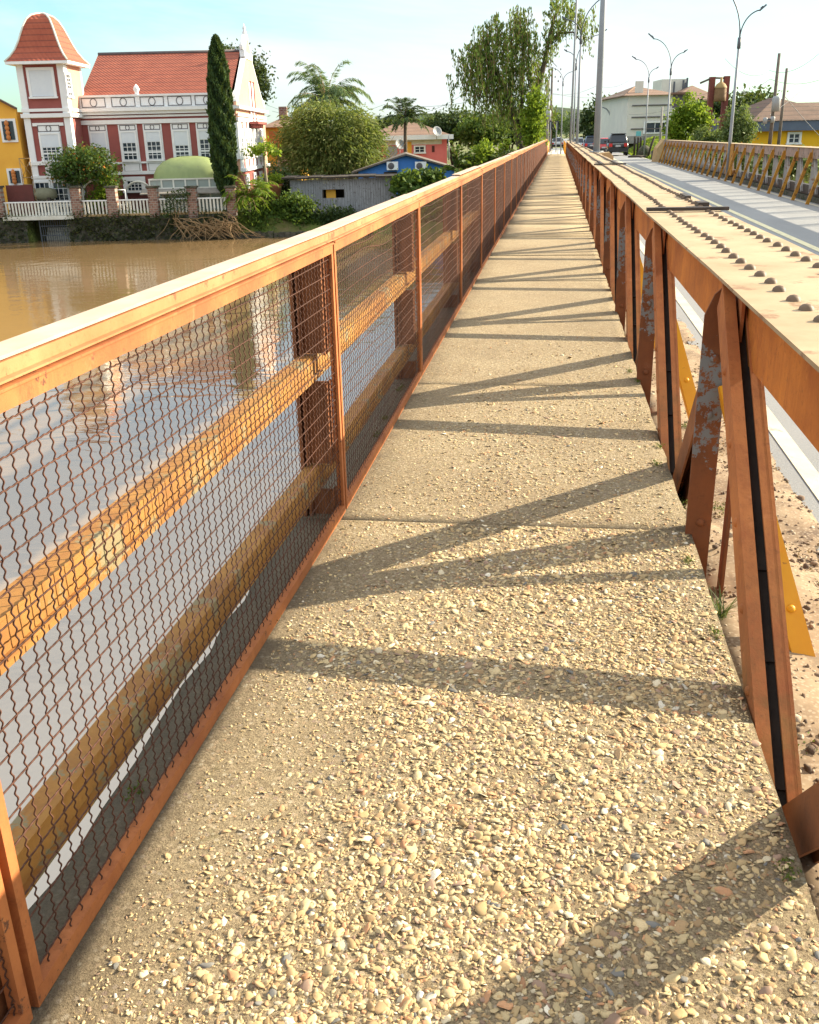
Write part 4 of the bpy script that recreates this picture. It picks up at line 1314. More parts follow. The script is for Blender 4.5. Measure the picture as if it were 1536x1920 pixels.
    for xx in (xm - 0.95, xm + 0.25, xm + 1.3): window(R, xx, 0.0, f.Z(100, 342, ty), 0.95, ty - 0.02, 0.0, 3, 5, 0.10, trans=True, sill=False)
    # bell-shaped tower roof: four curved faces
    zb = zt1; zap = f.Z(88, 28, ty + 1.9)
    cx, cy = (tl + tr) / 2, ty + (1.2 - ty) / 2
    hx, hy = (tr - tl) / 2 + 0.48, (1.2 - ty) / 2 + 0.45
    prof = [(1.0, 0.0), (0.86, 0.11), (0.73, 0.25), (0.625, 0.42), (0.545, 0.58), (0.46, 0.74), (0.37, 0.87), (0.26, 0.95), (0.12, 0.992), (0.0, 1.0)]
    H = zap - zb
    tf = MB()
    for s in range(4):
        vs = []
        for r, h in prof:
            c = [(-1, -1), (1, -1), (1, 1), (-1, 1)]
            a, b_ = c[s], c[(s + 1) % 4]
            vs += [(cx + a[0] * hx * r, cy + a[1] * hy * r, zb + 0.08 + h * H), (cx + b_[0] * hx * r, cy + b_[1] * hy * r, zb + 0.08 + h * H)]
        tf.add(vs, [(2 * i, 2 * i + 1, 2 * i + 3, 2 * i + 2) for i in range(len(prof) - 1)])
    tfo = tf.build('tower_roof', M['roof_tower'], R)
    hp = MB()
    for a in ((-1, -1), (1, -1), (1, 1), (-1, 1)):
        hp.tube([(cx + a[0] * hx * r, cy + a[1] * hy * r, zb + 0.09 + h * H) for r, h in prof], 0.07, 5)
    hp.build('ridge', M['white_dirty'], tfo)
    MB().box(cx - hx, cx + hx, cy - hy, cy + hy, zb - 0.09, zb + 0.075).build('eave', M['white'], tfo)
mansion()

def yellow_house():
    f = Frame(20, 400, 68, 'gabled_house', 'yellow house with a sloping gable at the left edge beside the mansion tower', 'house', z=-2.55)
    R = f.root; X, Z = f.X, f.Z
    xr = X(44, 300); xl = xr - 9.5
    z1 = Z(40, 203); za = z1 + 2.6
    g = MB().prism([(xl, -0.3), (xr, -0.3), (xr, z1), ((xl + xr) / 2, za), (xl, z1)], lambda p, q, a: (p, a, q), 0, 0.3)
    g.box(xl, xr, 0.301, 9, -0.3, z1 - 0.2)
    g.build('wall', M['yellow_wall'], R)
    xm = (xl + xr) / 2
    cp = MB()
    cp.bar((xr + 0.06, -0.03, z1), (xm, -0.03, za + 0.05), 0.36, 0.10, side=(0, 1, 0)); cp.bar((xl - 0.06, -0.03, z1), (xm, -0.03, za + 0.05), 0.36, 0.10, side=(0, 1, 0))
    cp.build('coping', M['roof_brown'], R)
    for px, y0, y1, hw in ((17, 262, 227, 0.36), (29, 343, 320, 0.34)):
        x = X(px, (y0 + y1) / 2)
        z0, zz1 = Z(px, y0), Z(px, y1)
        fr_ = MB().box(x - hw - 0.16, x + hw + 0.16, -0.08, 0, z0 - 0.15, zz1 + 0.15).build('window', M['white'], R)
        MB().box(x - hw, x + hw, -0.12, -0.081, z0, zz1).build('pane', M['glass'], fr_)
        bar = MB()
        for k in range(4):
            zc = z0 + (zz1 - z0) * (k + 0.5) / 4
            bar.lathe([(0.05, -0.2), (0.15, -0.05), (0.15, 0.05), (0.05, 0.2)], (x - 0.03, -0.2, zc), 8)
        bar.build('grille', M['orange_bars'], fr_)
    sc = MB()
    x0, x1 = X(34, 330), X(58, 330)
    return f
yellow_house()

def scaffold():
    f = Frame(46, 340, 66.9, 'scaffold_frame', 'thin metal scaffold frame against the yellow house by the tower', 'scaffold')
    X, Z = f.X, f.Z
    mb = MB()
    for px in (36, 56): mb.tube([(X(px, 300), 0, Z(46, 398)), (X(px, 300), 0, Z(46, 296))], 0.03, 5)
    for py in (297, 333, 346): mb.tube([(X(36, 300), 0, Z(46, py)), (X(56, 300), 0, Z(46, py))], 0.025, 5)
    mb.tube([(X(37, 300), 0.03, Z(46, 300)), (X(56, 300), 0.03, Z(46, 332))], 0.02, 5)
    mb.tube([(X(56, 300), 0.05, Z(46, 300)), (X(37, 300), 0.05, Z(46, 332))], 0.02, 5)
    mb.build('scaffold_tube', M['branch'], f.root)
    g = Frame(35, 377, 66.8, 'sheet_fence', 'dark maroon sheet fence between the yellow house and the tower', 'fence')
    MB().box(g.X(12, 360), g.X(62, 360), 0, 0.06, g.Z(30, 402), g.Z(30, 347)).build('sheet', M['maroon'], g.root)
scaffold()

# ---- river front: retaining wall, brick pillars, white pickets, terrace
def riverfront():
    W0 = 66.2
    f = Frame(200, 402, W0, 'retaining_wall', 'dark mossy stone retaining wall rising from the river below the picket fences', 'wall')
    X, Z = f.X, f.Z
    def wallmesh(pxa, pxb, name='stonework'):
        x0, x1 = X(pxa, 425), X(pxb, 425)
        nx, nz = int((x1 - x0) * 6), 14
        zt, zb = Z(200, 404), WATER_Z - f.z - 0.5
        XX, ZZ = np.meshgrid(np.linspace(x0, x1, nx), np.linspace(zb, zt, nz))
        YY = -0.25 + 0.12 * rng.normal(size=XX.shape) - 0.12 * (1 - (ZZ - zb) / (zt - zb))
        YY[-1] = -0.15
        V = np.stack([XX, YY, ZZ], -1).reshape(-1, 3)
        back = np.stack([XX[-1], np.full(nx, 0.8), np.full(nx, zt)], -1)
        i = (np.arange(nz - 1)[:, None] * nx + np.arange(nx - 1)[None, :]).ravel()
        F = [np.stack([i, i + 1, i + 1 + nx, i + nx], 1)]
        t = (nz - 1) * nx + np.arange(nx - 1); k = nz * nx + np.arange(nx - 1)
        F.append(np.stack([t, t + 1, k + 1, k], 1))
        return mesh_np(name, np.concatenate([V, back]), np.concatenate(F), M['stone'], f.root, smooth=False)
    wallmesh(-120, 54); wallmesh(131, 443)
    # low rough ledge to the right
    g = Frame(500, 432, 65.6, 'stone_ledge', 'low dark stone ledge at the waterline right of the picket fences', 'wall')
    nx = 60
    mb = MB()
    x0, x1 = g.X(436, 440), g.X(700, 440)
    for k in range(24):
        a, b = x0 + (x1 - x0) * k / 24, x0 + (x1 - x0) * (k + 1) / 24 - 0.02
        mb.box(a, b, -0.2 + random.uniform(-.1, .1), 1.3, WATER_Z - g.z - 0.4, Z(500, 434) + f.z - g.z + random.uniform(-.06, .06))
    mb.build('stonework', M['stone'], g.root)
    # weeds hanging on the wall
    P = []
    for px in list(range(-40, 52, 3)) + list(range(133, 445, 2)):
        x = X(px, 420); k = rng.integers(6, 40)
        zc = rng.uniform(Z(200, 446), Z(200, 403))
        P.append(np.stack([x + rng.normal(size=k) * 0.28, -0.42 + rng.normal(size=k) * 0.10, zc + rng.normal(size=k) * 0.22], 1))
    P = np.concatenate(P)
    o = leaf_mesh('wall_weeds', P, 0.16, G['moss_dark'], None, 2.0)
    o.location = uw(f.u, f.w, f.z); o.rotation_euler = (0, 0, YAW)
    tag(o, kind='stuff')
    # pillars
    pil = [(0, 24), (143, 145), (215, 217), (291, 293), (364, 366), (436, 438)]
    xs = []
    labs = ['brick pillar at the left end of the terrace railing', 'brick pillar between the terrace and the white arch', 'brick pillar right of the white arch below the arched basement window',
            'brick pillar at the left corner of the green domed conservatory', 'brick pillar in front of the middle of the conservatory', 'brick pillar beside the cypress, right end of the picket fence']
    for i, px in enumerate((2, 148, 215, 292, 364, 437)):
        q = Frame(px, 403, W0 - 0.05, 'brick_pillar', labs[i], 'pillar', group='brick pillars along the river wall')
        h = q.Z(px, 352)
        MB().box(-0.30, 0.30, -0.3, 0.3, -0.15, h).build('shaft', M['brick'], q.root)
        MB().box(-0.38, 0.38, -0.38, 0.38, h + 0.001, h + 0.12).build('cap', M['stone'], q.root)
        xs.append(q.u)
    labs = ['long white picket railing along the terrace edge over the water gate', 'short white picket panel under the white arch', 'white picket panel below the arched basement window',
            'white picket panel left of the conservatory pillar, half hidden by bare twigs', 'white picket panel at the foot of the cypress']
    for i in range(5):
        a, b = xs[i] + 0.34, xs[i + 1] - 0.34
        u0 = (a + b) / 2
        h0, h1 = fr(200, 402, W0)[1], fr(200, 375, W0)[1]
        t = thing('picket_fence', labs[i], 'fence', uw(u0, W0 - 0.12, h0), YAW, 'white picket panels along the river wall')
        hw = (b - a) / 2; H = h1 - h0
        mb = MB(); n = int((b - a) / 0.21)
        for k in range(n):
            x = -hw + (b - a) * (k + 0.5) / n
            mb.box(x - 0.055, x + 0.055, -0.02, 0.02, 0.03, H - 0.06)
        mb.build('pickets', M['white_dirty'], t)
        MB().box(-hw, hw, -0.04, 0.04, H - 0.058, H + 0.02).build('rail', M['white'], t)
        if i == 0: MB().box(-hw - 0.1, hw + 0.1, -0.35, 2.2, -0.22, 0.0).build('floor_slab', M['white_dirty'], t)
        else: MB().box(-hw, hw, -0.12, 0.3, -0.1, 0.028).build('kerb', M['concrete_tan'], t)
    # water gate below the terrace
    q = Frame(92, 445, W0 + 1.2, 'water_gate', 'barred water gate with pale steps under the terrace', 'gate', z=WATER_Z)
    X2, Z2 = q.X, q.Z
    sx0, sx1 = X2(60, 430), X2(138, 430)
    zt = Z2(92, 402)
    MB().box(sx0 - 0.3, sx1 + 0.5, 1.0, 1.2, -0.4, zt - 0.02).build('back_wall', M['concrete_tan'], q.root)
    MB().box(sx0 - 0.6, sx0, -1.0, 1.0, -0.4, zt - 0.02).build('side_wall', M['stone'], q.root)
    st = MB()
    for k in range(4): st.box(X2(84, 430), sx1 + 0.3, 0.1 + k * 0.22, 0.99 - 0.002 * k, -0.4 + 0.003 * k, 0.25 + k * 0.26)
    st.build('steps', M['white_dirty'], q.root)
    br = MB()
    gx0 = X2(85, 430)
    for k in range(14):
        x = gx0 + (sx1 - gx0) * k / 13
        br.box(x - 0.016, x + 0.016, -0.85, -0.81, -0.3, zt - 0.25)
    for z in (0.35, 0.95, 1.5): br.box(gx0, sx1, -0.86, -0.80, z, z + 0.05)
    br.box(gx0 - 0.05, gx0 + 0.03, -0.9, -0.8, -0.4, zt - 0.22)
    br.build('bars', M['pole_dark'], q.root)
    # covered boat on the terrace
    q = Frame(80, 376, W0 + 1.1, 'covered_boat', 'small boat under an olive tarpaulin stored on the terrace', 'boat')
    pts = []
    n = 10
    hull = MB()
    rings_ = [(-1.05, 0.25, 0.30), (-0.7, 0.42, 0.55), (0.0, 0.46, 0.75), (0.6, 0.40, 0.70), (1.0, 0.15, 0.48)]
    vs = []
    for x, ry, rz in rings_:
        for k in range(n):
            a = 2 * math.pi * k / n
            vs.append((x, ry * math.cos(a), 0.42 + rz * 0.55 * math.sin(a)))
    fs = [(i * n + k, i * n + (k + 1) % n, (i + 1) * n + (k + 1) % n, (i + 1) * n + k) for i in range(len(rings_) - 1) for k in range(n)]
    fs += [tuple(range(n)), tuple(range(4 * n, 5 * n))]
    hull.add(vs, fs, True); hull.build('tarpaulin', M['boat_cover'], q.root)
    MB().box(-0.75, -0.55, -0.4, 0.4, 0.0, 0.2).box(0.45, 0.65, -0.4, 0.4, 0.0, 0.2).build('trestle', M['dark_wood'], q.root)
    # white arch
    for i, (px, ww, lab) in enumerate(((186, W0 + 0.9, 'white garden arch over the green shrub behind the picket fence'), (265, W0 + 3.0, 'pale half arch in front of the arched basement window'))):
        q = Frame(px, 400, ww, 'garden_arch', lab, 'arch')
        r = q.X(px + (20 if i == 0 else 20), 355); h = q.Z(px, 338 if i == 0 else 340) - r
        mb = MB()
        arc = [(r * math.cos(a), 0, h + r * math.sin(a)) for a in np.linspace(math.pi, 0, 15)]
        mb.tube([(-r, 0, 0)] + arc + [(r, 0, 0)], 0.075, 6)
        mb.build('hoop', M['white_dirty'], q.root)
    # small clutter on the terrace
    q = Frame(228, 398, W0 + 0.8, 'garden_swing', 'white a-frame garden swing stand behind the picket fence', 'swing')
    mb = MB(); h = q.Z(228, 356)
    for s in (-0.5, 0.5):
        mb.tube([(s, -0.4, 0), (s * 0.8, 0, h)], 0.04, 5); mb.tube([(s, 0.4, 0), (s * 0.8, 0, h)], 0.04, 5)
    mb.tube([(-0.42, 0, h), (0.42, 0, h)], 0.04, 5); mb.box(-0.3, 0.3, -0.2, 0.2, 0.45, 0.5)
    mb.build('swing_frame', M['white'], q.root)
G['moss_dark'] = leafmat('wall weeds leaves', [(0.0, (0.02, 0.03, 0.008)), (0.6, (0.045, 0.055, 0.016)), (1.0, (0.10, 0.10, 0.03))], 0.2)
riverfront()

def conservatory():
    f = Frame(345, 402, 67.6, 'conservatory', 'glass conservatory with an algae stained green dome roof', 'conservatory')
    R = f.root; X, Z = f.X, f.Z
    x0, x1 = X(279, 330), X(414, 330); d = 4.2
    z1, zt = Z(345, 335), Z(345, 293)
    prof = [(1.0, 0.0), (0.97, 0.25), (0.88, 0.52), (0.72, 0.76), (0.5, 0.92), (0.25, 0.985), (0.0, 1.0)]
    vs, fs = [], []
    cx, cy, hx, hy = (x0 + x1) / 2, d / 2, (x1 - x0) / 2, d / 2
    n = 32
    for r, h in prof:
        for k in range(n):
            a = 2 * math.pi * k / n + math.pi / n
            c, s = math.cos(a), math.sin(a)
            q = 1 / max(abs(c), abs(s)) ** 0.72
            vs.append((cx + hx * r * max(-1, min(1, c * q)), cy + hy * r * max(-1, min(1, s * q)), z1 + h * (zt - z1)))
    for i in range(len(prof) - 1):
        for k in range(n): fs.append((i * n + k, i * n + (k + 1) % n, (i + 1) * n + (k + 1) % n, (i + 1) * n + k))
    MB().add(vs, fs, True).build('dome_roof', M['dome'], R)
    fm = MB()
    for k in range(7):
        x = x0 + (x1 - x0) * k / 6
        fm.box(x - 0.05, x + 0.05, -0.05, 0.05, 0, z1)
    for k in range(3):
        y = d * (k + 1) / 3
        for x in (x0, x1): fm.box(x - 0.05, x + 0.05, y - 0.05, y + 0.05, 0, z1)
    for z in (z1 - 0.06, z1 - 0.62, z1 * 0.42, 0.02):
        fm.box(x0 - 0.06, x1 + 0.06, -0.06, 0.055, z, z + 0.09)
        fm.box(x1 - 0.055, x1 + 0.06, 0.056, d, z, z + 0.09); fm.box(x0 - 0.06, x0 + 0.055, 0.056, d, z, z + 0.09)
    fm.build('glazing_frame', M['white_dirty'], R)
    aw = MB().add([(x0 - 0.5, -0.9, z1 - 0.92), (x1 + 0.2, -0.9, z1 - 0.92), (x1 + 0.2, -0.07, z1 - 0.66), (x0 - 0.5, -0.07, z1 - 0.66),
                   (x0 - 0.5, -0.9, z1 - 0.86), (x1 + 0.2, -0.9, z1 - 0.86), (x1 + 0.2, -0.07, z1 - 0.60), (x0 - 0.5, -0.07, z1 - 0.60)],
                  [(4, 5, 6, 7), (3, 2, 1, 0), (0, 1, 5, 4), (1, 2, 6, 5), (0, 4, 7, 3)])
    aw.build('awning', M['roof_grey'], R)
    gl = MB().box(x0 + 0.01, x1 - 0.01, 0.0, 0.015, 0.03, z1 - 0.01).box(x1 - 0.02, x1, 0.02, d, 0.03, z1 - 0.01)
    mt, nn, l, b, o = _new('greenhouse glass')
    b.inputs['Base Color'].default_value = (0.85, 0.92, 0.88, 1); b.inputs['Roughness'].default_value = 0.05
    tr = nn.new('ShaderNodeBsdfTransparent'); tr.inputs[0].default_value = (0.72, 0.82, 0.80, 1)
    ms = nn.new('ShaderNodeMixShader'); ms.inputs[0].default_value = 0.25
    l.new(tr.outputs[0], ms.inputs[1]); l.new(b.outputs[0], ms.inputs[2]); l.new(ms.outputs[0], o.inputs[0])
    gl.build('glass', mt, R)
    MB().box(x0 + 0.6, x0 + 1.6, 1.0, 2.0, 0, 0.8).box(x0 + 2.4, x0 + 4.0, 1.6, 2.4, 0, 0.75).build('bench', M['dark_wood'], R)
    MB().box(x0 + 0.06, x1 - 0.06, d - 0.08, d - 0.02, 0, z1 - 0.7).build('back_wall', M['concrete_pole'], R)
conservatory()

def plain_house(px0, px1, pybase, pyeave, w, d, wall, roof, name, label, ridge_py, gable=False, z=None, cat='house', over=0.35):
    """box house; gable=True puts the gable end towards the river"""
    pm = (px0 + px1) / 2
    f = Frame(pm, pybase, w, name, label, cat, z=z)
    x0, x1 = f.X(px0, pyeave), f.X(px1, pyeave)
    ze = f.Z(pm, pyeave)
    if gable:
        za = f.Z(pm, ridge_py); xm = (x0 + x1) / 2
        MB().prism([(x0, -0.5), (x1, -0.5), (x1, ze), (xm, za), (x0, ze)], lambda p, q, a: (p, a, q), 0, d).build('wall', wall, f.root)
        rf = MB()
        for xe in (x0 - over, x1 + over):
            k = (za - ze) / abs(xm - x0); zz = ze - over * k
            vs = [(xm, -0.4, za + 0.04), (xm, d + 0.3, za + 0.04), (xe, d + 0.3, zz + 0.04), (xe, -0.4, zz + 0.04)]
            vs += [(a, b, c + 0.12) for a, b, c in vs]
            rf.add(vs, [(4, 5, 6, 7), (0, 3, 2, 1), (0, 4, 7, 3), (3, 7, 6, 2), (1, 2, 6, 5)])
    else:
        za = f.Z(pm, ridge_py, d / 2)
        MB().box(x0, x1, 0, d, -0.5, ze).build('wall', wall, f.root)
        h = min(d / 2, (x1 - x0) / 2 * 0.8)
        a = [(x0 - over, -over, ze), (x1 + over, -over, ze), (x1 + over, d + over, ze), (x0 - over, d + over, ze), (x0 + h, d / 2, za), (x1 - h, d / 2, za)]
        rf = MB().add(a, [(0, 1, 5, 4), (1, 2, 5), (2, 3, 4, 5), (3, 0, 4), (3, 2, 1, 0)])
    ro = rf.build('roof', roof, f.root)
    return f, ro, (x0, x1, ze, za)

def right_houses():
    # orange-yellow house behind the mansion
    f, ro, (x0, x1, ze, za) = plain_house(497, 560, 330, 238, 88, 9, M['yellow_wall'], M['roof_pale'], 'tiled_house', 'yellow house with pale tiled roof behind the gable end of the mansion', 219, z=-2.3)
    MB().box(x0 + 0.9, x0 + 1.6, 3.0, 3.6, ze + 0.5, za + 0.8).build('chimney', M['brick'], ro)
    MB().box(x0 + 0.3, x0 + 1.2, -0.06, 0, ze - 1.8, ze - 0.3).build('shutter', M['orange_bars'], f.root)
    lo = MB().add([(x0 + 1.0, -0.05, ze - 2.2), (x1, -0.05, ze - 2.2), (x1, -2.2, ze - 3.4), (x0 + 1.0, -2.2, ze - 3.4)], [(0, 1, 2, 3)])
    lo.build('porch_roof', M['roof_brown'], f.root)
    for x in (x0 + 1.1, x0 + 2.2): MB().box(x, x + 0.12, -2.1, -1.98, -0.5, ze - 3.42).build('porch_post', M['white_dirty'], f.root)
    window(f.root, x0 + 1.7, ze - 4.6, ze - 3.5, 0.9, -0.01, 0, 2, 2, 0.1, trans=False)
    # pink house
    f, ro, (x0, x1, ze, za) = plain_house(690, 838, 300, 256, 100, 10, M['pink_wall'], M['roof_pale'], 'pink_house', 'long pink house with a tiled hip roof beyond the blue house', 228, z=-1.4, over=0.6)
    MB().box(x0 - 0.62, x1 + 0.62, -0.68, -0.61, ze - 0.30, ze + 0.12).build('gutter', M['white'], ro)
    MB().box(x0 + 0.2, x1 - 0.5, -0.02, -0.003, ze - 0.75, ze - 0.3).build('band', M['white_dirty'], f.root)
    X, Z = f.X, f.Z
    MB().box(X(724, 280), X(745, 280), -0.06, -0.004, Z(735, 300), Z(735, 274)).build('garage_door', M['grey_metal'], f.root)
    MB().box(X(763, 280), X(772, 280), -0.06, -0.004, Z(768, 295), Z(768, 266)).build('panel', M['yellow_wall'], f.root)
    window(f.root, X(787, 279), Z(787, 285), Z(787, 275), 0.9, -0.021, 0, 2, 2, 0.12, trans=False)
    MB().box(X(810, 280), X(815, 280), -0.05, -0.004, Z(812, 285), Z(812, 273)).build('door', M['maroon'], f.root)
    MB().tube([(X(841, 280), -0.64, Z(841, 300)), (X(841, 280), -0.64, ze)], 0.07, 6).build('downpipe', M['grey_metal'], f.root)
    dish('satellite_dish', 'pale satellite dish on the pink house roof by the gutter', 819, 247, 99.0, 255)
    dish('satellite_dish', 'grey satellite dish behind the blue house roof', 750, 271, 90, 290)
    # blue house
    f, ro, (x0, x1, ze, za) = plain_house(672, 852, 345, 320, 76, 9, M['blue_wall'], M['wood_pole'], 'blue_house', 'low bright blue house with a shallow grey gable roof', 292, gable=True, z=-2.6, over=0.5)
    X, Z = f.X, f.Z
    MB().box(X(720, 330), X(745, 330), -0.05, -0.002, Z(730, 348), Z(730, 322)).build('door', M['dark_wood'], f.root)
    MB().box(X(681, 326), X(692, 326), -0.05, -0.002, Z(686, 333), Z(686, 325)).build('vent', M['dark_wood'], f.root)
    for px, lab in ((736, 'white air conditioner unit nearer the left eave of the blue house'), (789, 'white air conditioner unit nearer the right eave of the blue house')):
        q = Frame(px, 311, 75.7, 'air_conditioner', lab, 'air conditioner', group='air conditioner units on the blue house')
        MB().box(-0.42, 0.42, -0.15, 0.28, -0.28, 0.30).build('case', M['white'], q.root)
        mb = MB(); mb.lathe([(0.24, 0), (0.2, 0.02), (0.05, 0.03), (0, 0.03)], (0, 0, 0), 14)
        g = mb.build('fan_grille', M['outline'], q.root); g.rotation_euler = (R_(90), 0, 0); g.location = (-0.10, -0.152, 0.0)
    # plank shed
    f = Frame(640, 425, 68.5, 'plank_shed', 'grey weathered plank shed with a small broken window', 'shed', z=-3.1)
    X, Z = f.X, f.Z
    x0, x1 = X(546, 380), X(742, 380); zt = Z(640, 334); a, b = X(607, 365), X(645, 365); za_, zb_ = Z(625, 371), Z(625, 355)
    mb = MB(); x = x0
    while x < x1:
        wd = random.uniform(0.13, 0.2); y = random.uniform(-0.02, 0.02); top = zt - random.uniform(0, 0.06)
        if x + wd > a and x < b:
            mb.box(x, x + wd - 0.012, y, y + 0.03, -0.6 + random.uniform(0, .1), za_); mb.box(x, x + wd - 0.012, y, y + 0.03, zb_, top)
        else: mb.box(x, x + wd - 0.012, y, y + 0.03, -0.6 + random.uniform(0, .1), top)
        x += wd
    mb.build('planks', M['plank'], f.root)
    MB().box(x0 + 0.02, x1 - 0.02, 0.06, 0.1, -0.6, za_ - 0.1).box(x0 + 0.02, a, 0.06, 0.1, za_ - 0.099, zt - 0.1).box(b, x1 - 0.02, 0.06, 0.1, za_ - 0.099, zt - 0.1).build('backing', M['dark_wood'], f.root)
    MB().box(x0 + 0.1, x1 - 0.1, 2.0, 2.06, -0.6, zt - 0.4).build('inner_wall', M['dark_wood'], f.root)
    MB().box(X(611, 365), X(629, 365), 0.35, 0.4, za_ - 0.1, zb_ - 0.02).build('board', M['yellow_wall'], f.root)
    rf = MB(); n = 9
    for k in range(n):
        p, q = x0 - 0.5 + (x1 - x0 + 1.0) * k / n, x0 - 0.5 + (x1 - x0 + 1.0) * (k + 1) / n
        dz = random.uniform(-0.03, 0.03)
        rf.box(p, q - 0.01, -0.4, 3.2, zt + dz + 0.01, zt + 0.13 + dz)
    rf.build('roof', M['dark_wood'], f.root)
    # terracotta pot
    q = Frame(515, 372, 69, 'plant_pot', 'tall terracotta pot holding a small bright plant', 'plant pot')
    h = q.Z(515, 345)
    MB().lathe([(0.0, 0.0), (0.35, 0.0), (0.55, h * 0.8), (0.62, h * 0.86), (0.62, h), (0.52, h), (0.5, h * 0.9), (0, h * 0.9)], (0, 0, 0), 16).build('pot_body', M['terracotta'], q.root)

def dish(name, label, px, py, w, pyb):
    q = Frame(px, pyb, w, name, label, 'satellite dish', group='satellite dishes')
    h = q.Z(px, py)
    MB().tube([(0, 0, -0.3), (0, 0, h)], 0.04, 6).build('mast', M['grey_metal'], q.root)
    g = MB().lathe([(0.0, 0.0), (0.2, 0.02), (0.38, 0.08), (0.48, 0.15), (0.47, 0.16), (0.37, 0.10), (0, 0.02)], (0, 0, 0), 16).build('reflector', M['grey_metal'], q.root)
    g.rotation_euler = (R_(68), 0, R_(25)); g.location = (0, -0.05, h)
right_houses()

# ================================================================== BEYOND THE ROAD ON THE RIGHT
def right_side():
    # apartment block
    f = Frame(1230, 262, 118, 'apartment_block', 'pale cream apartment block with a hip roof at the road side', 'building', z=0.75)
    R = f.root; X, Z = f.X, f.Z
    x0, x1 = X(1176, 220), X(1262, 220); ze = Z(1230, 178)
    d = 16
    MB().box(x0, x1, 0, d, -0.3, ze).build('wall', M['cream'], R)
    b = MB()
    for py in (197, 219, 241): b.box(x0 + 0.5, x1 + 0.02, -0.10, 0.0, Z(1230, py) - 0.05, Z(1230, py) + 0.07)
    b.build('band', M['outline'], R)
    za = Z(1222, 155)
    rf = MB().add([(x0 - 0.6, -0.5, ze), (x1 + 0.6, -0.5, ze), (x1 + 0.6, d + 0.5, ze), (x0 - 0.6, d + 0.5, ze), ((x0 + x1) / 2 - 0.3, d * 0.45, za), ((x0 + x1) / 2 + 0.3, d * 0.55, za)],
                  [(0, 1, 5, 4), (1, 2, 5), (2, 3, 4, 5), (3, 0, 4), (3, 2, 1, 0)])
    ro = rf.build('roof', M['roof_pale'], R)
    for px in (1204, 1211):
        x = X(px, 160); MB().box(x - 0.22, x + 0.22, 2.0, 2.45, ze + 0.3, Z(px, 150)).build('chimney', M['cream'], ro)
    window(R, X(1228, 237), Z(1228, 248), Z(1228, 230), 2.3, -0.02, 0, 2, 1, 0.15, trans=False)
    MB().box(X(1193, 250), X(1202, 250), -0.05, -0.002, Z(1197, 262), Z(1197, 246)).build('panel', M['teal'], R)
    MB().box(x0 - 0.3, x1, -0.14, -0.002, -0.3, 0.5).build('plinth', M['concrete_pole'], R)
    # second wing behind
    f = Frame(1310, 262, 132, 'apartment_block', 'cream apartment wing with brown roof behind the small lime tree', 'building', z=-0.45)
    X, Z = f.X, f.Z
    x0, x1 = X(1262, 220), X(1345, 220); ze = Z(1310, 187)
    MB().box(x0, x1, 0, 14, -0.3, ze).build('wall', M['cream'], f.root)
    za = Z(1325, 155)
    MB().add([(x0 - 0.6, -0.5, ze), (x1 + 0.6, -0.5, ze), (x1 + 0.6, 14.5, ze), (x0 - 0.6, 14.5, ze), (x0 + 4, 7, za), (x1 - 1.5, 7, za)],
             [(0, 1, 5, 4), (1, 2, 5), (2, 3, 4, 5), (3, 0, 4), (3, 2, 1, 0)]).build('roof', M['roof_pale'], f.root)
    f = Frame(1265, 200, 140, 'water_tank_block', 'plain concrete tank block rising above the apartment roofs', 'building', z=-0.45)
    X, Z = f.X, f.Z
    MB().box(X(1241, 165), X(1287, 165), 0, 5, 0, Z(1265, 148)).build('wall', M['cream'], f.root)
    mb = MB()
    for px, h in ((1262, 153), (1279, 150), (1283, 155), (1286, 146)): mb.box(X(px, 170) - 0.1, X(px, 170) + 0.1, -0.5, -0.3, Z(px, 175), Z(px, h))
    mb.build('aerial', M['pole_dark'], f.root)
    # dark sign panel left of the bell
    f = Frame(1274, 262, 84, 'billboard', 'dark billboard panel on a post behind the lime tree', 'billboard', z=-0.45)
    X, Z = f.X, f.Z
    MB().box(X(1262, 190), X(1286, 190), 0, 0.12, Z(1274, 202), Z(1274, 177)).build('panel', M['outline'], f.root)
    MB().box(X(1259, 176), X(1288, 176), -0.3, 0.5, Z(1274, 176.5), Z(1274, 173)).build('top_board', M['roof_pale'], f.root)
    MB().box(-0.12, 0.12, 0.13, 0.3, -0.3, Z(1274, 178)).build('post', M['wood_pole'], f.root)
    # bell between two red columns
    f = Frame(1340, 266, 80, 'bell_frame', 'two dark red steel columns joined by a crossbar holding an old bell', 'monument', z=-0.5)
    X, Z = f.X, f.Z
    xa, xb = X(1331, 205), X(1358, 205)
    for x, top in ((xa, 144), (xb, 143)):
        MB().box(x - 0.20, x + 0.20, -0.2, 0.2, -0.3, Z(1340, top)).build('column', M['red_steel'], f.root)
    zc = Z(1340, 147)
    MB().tube([(xa - 0.9, 0, zc - 0.3), (xa, 0, zc + 0.05), (xb + 0.1, 0, zc)], 0.08, 6).build('crossbar', M['wood_pole'], f.root)
    u, z = fr(1349.5, 190, 79.6)
    t = thing('hanging_bell', 'large old tan bell with mustard crown hung between red columns', 'bell', uw(u, 79.6, z), YAW)
    h = fr(1349.5, 153, 79.6)[1] - z; r = 0.46
    MB().lathe([(0, 0.02), (r * 0.9, 0.0), (r, 0.03), (r * 0.98, h * 0.25), (r * 0.96, h * 0.55), (r * 0.93, h * 0.68)], (0, 0, 0), 20).build('bell_body', M['bell'], t)
    MB().lathe([(r * 1.0, h * 0.68), (r * 0.98, h * 0.72), (r * 0.7, h * 0.88), (r * 0.25, h * 0.98), (0.09, h), (0.09, h + 0.3), (0, h + 0.3)], (0, 0, 0), 20).build('bell_crown', M['bell_top'], t)
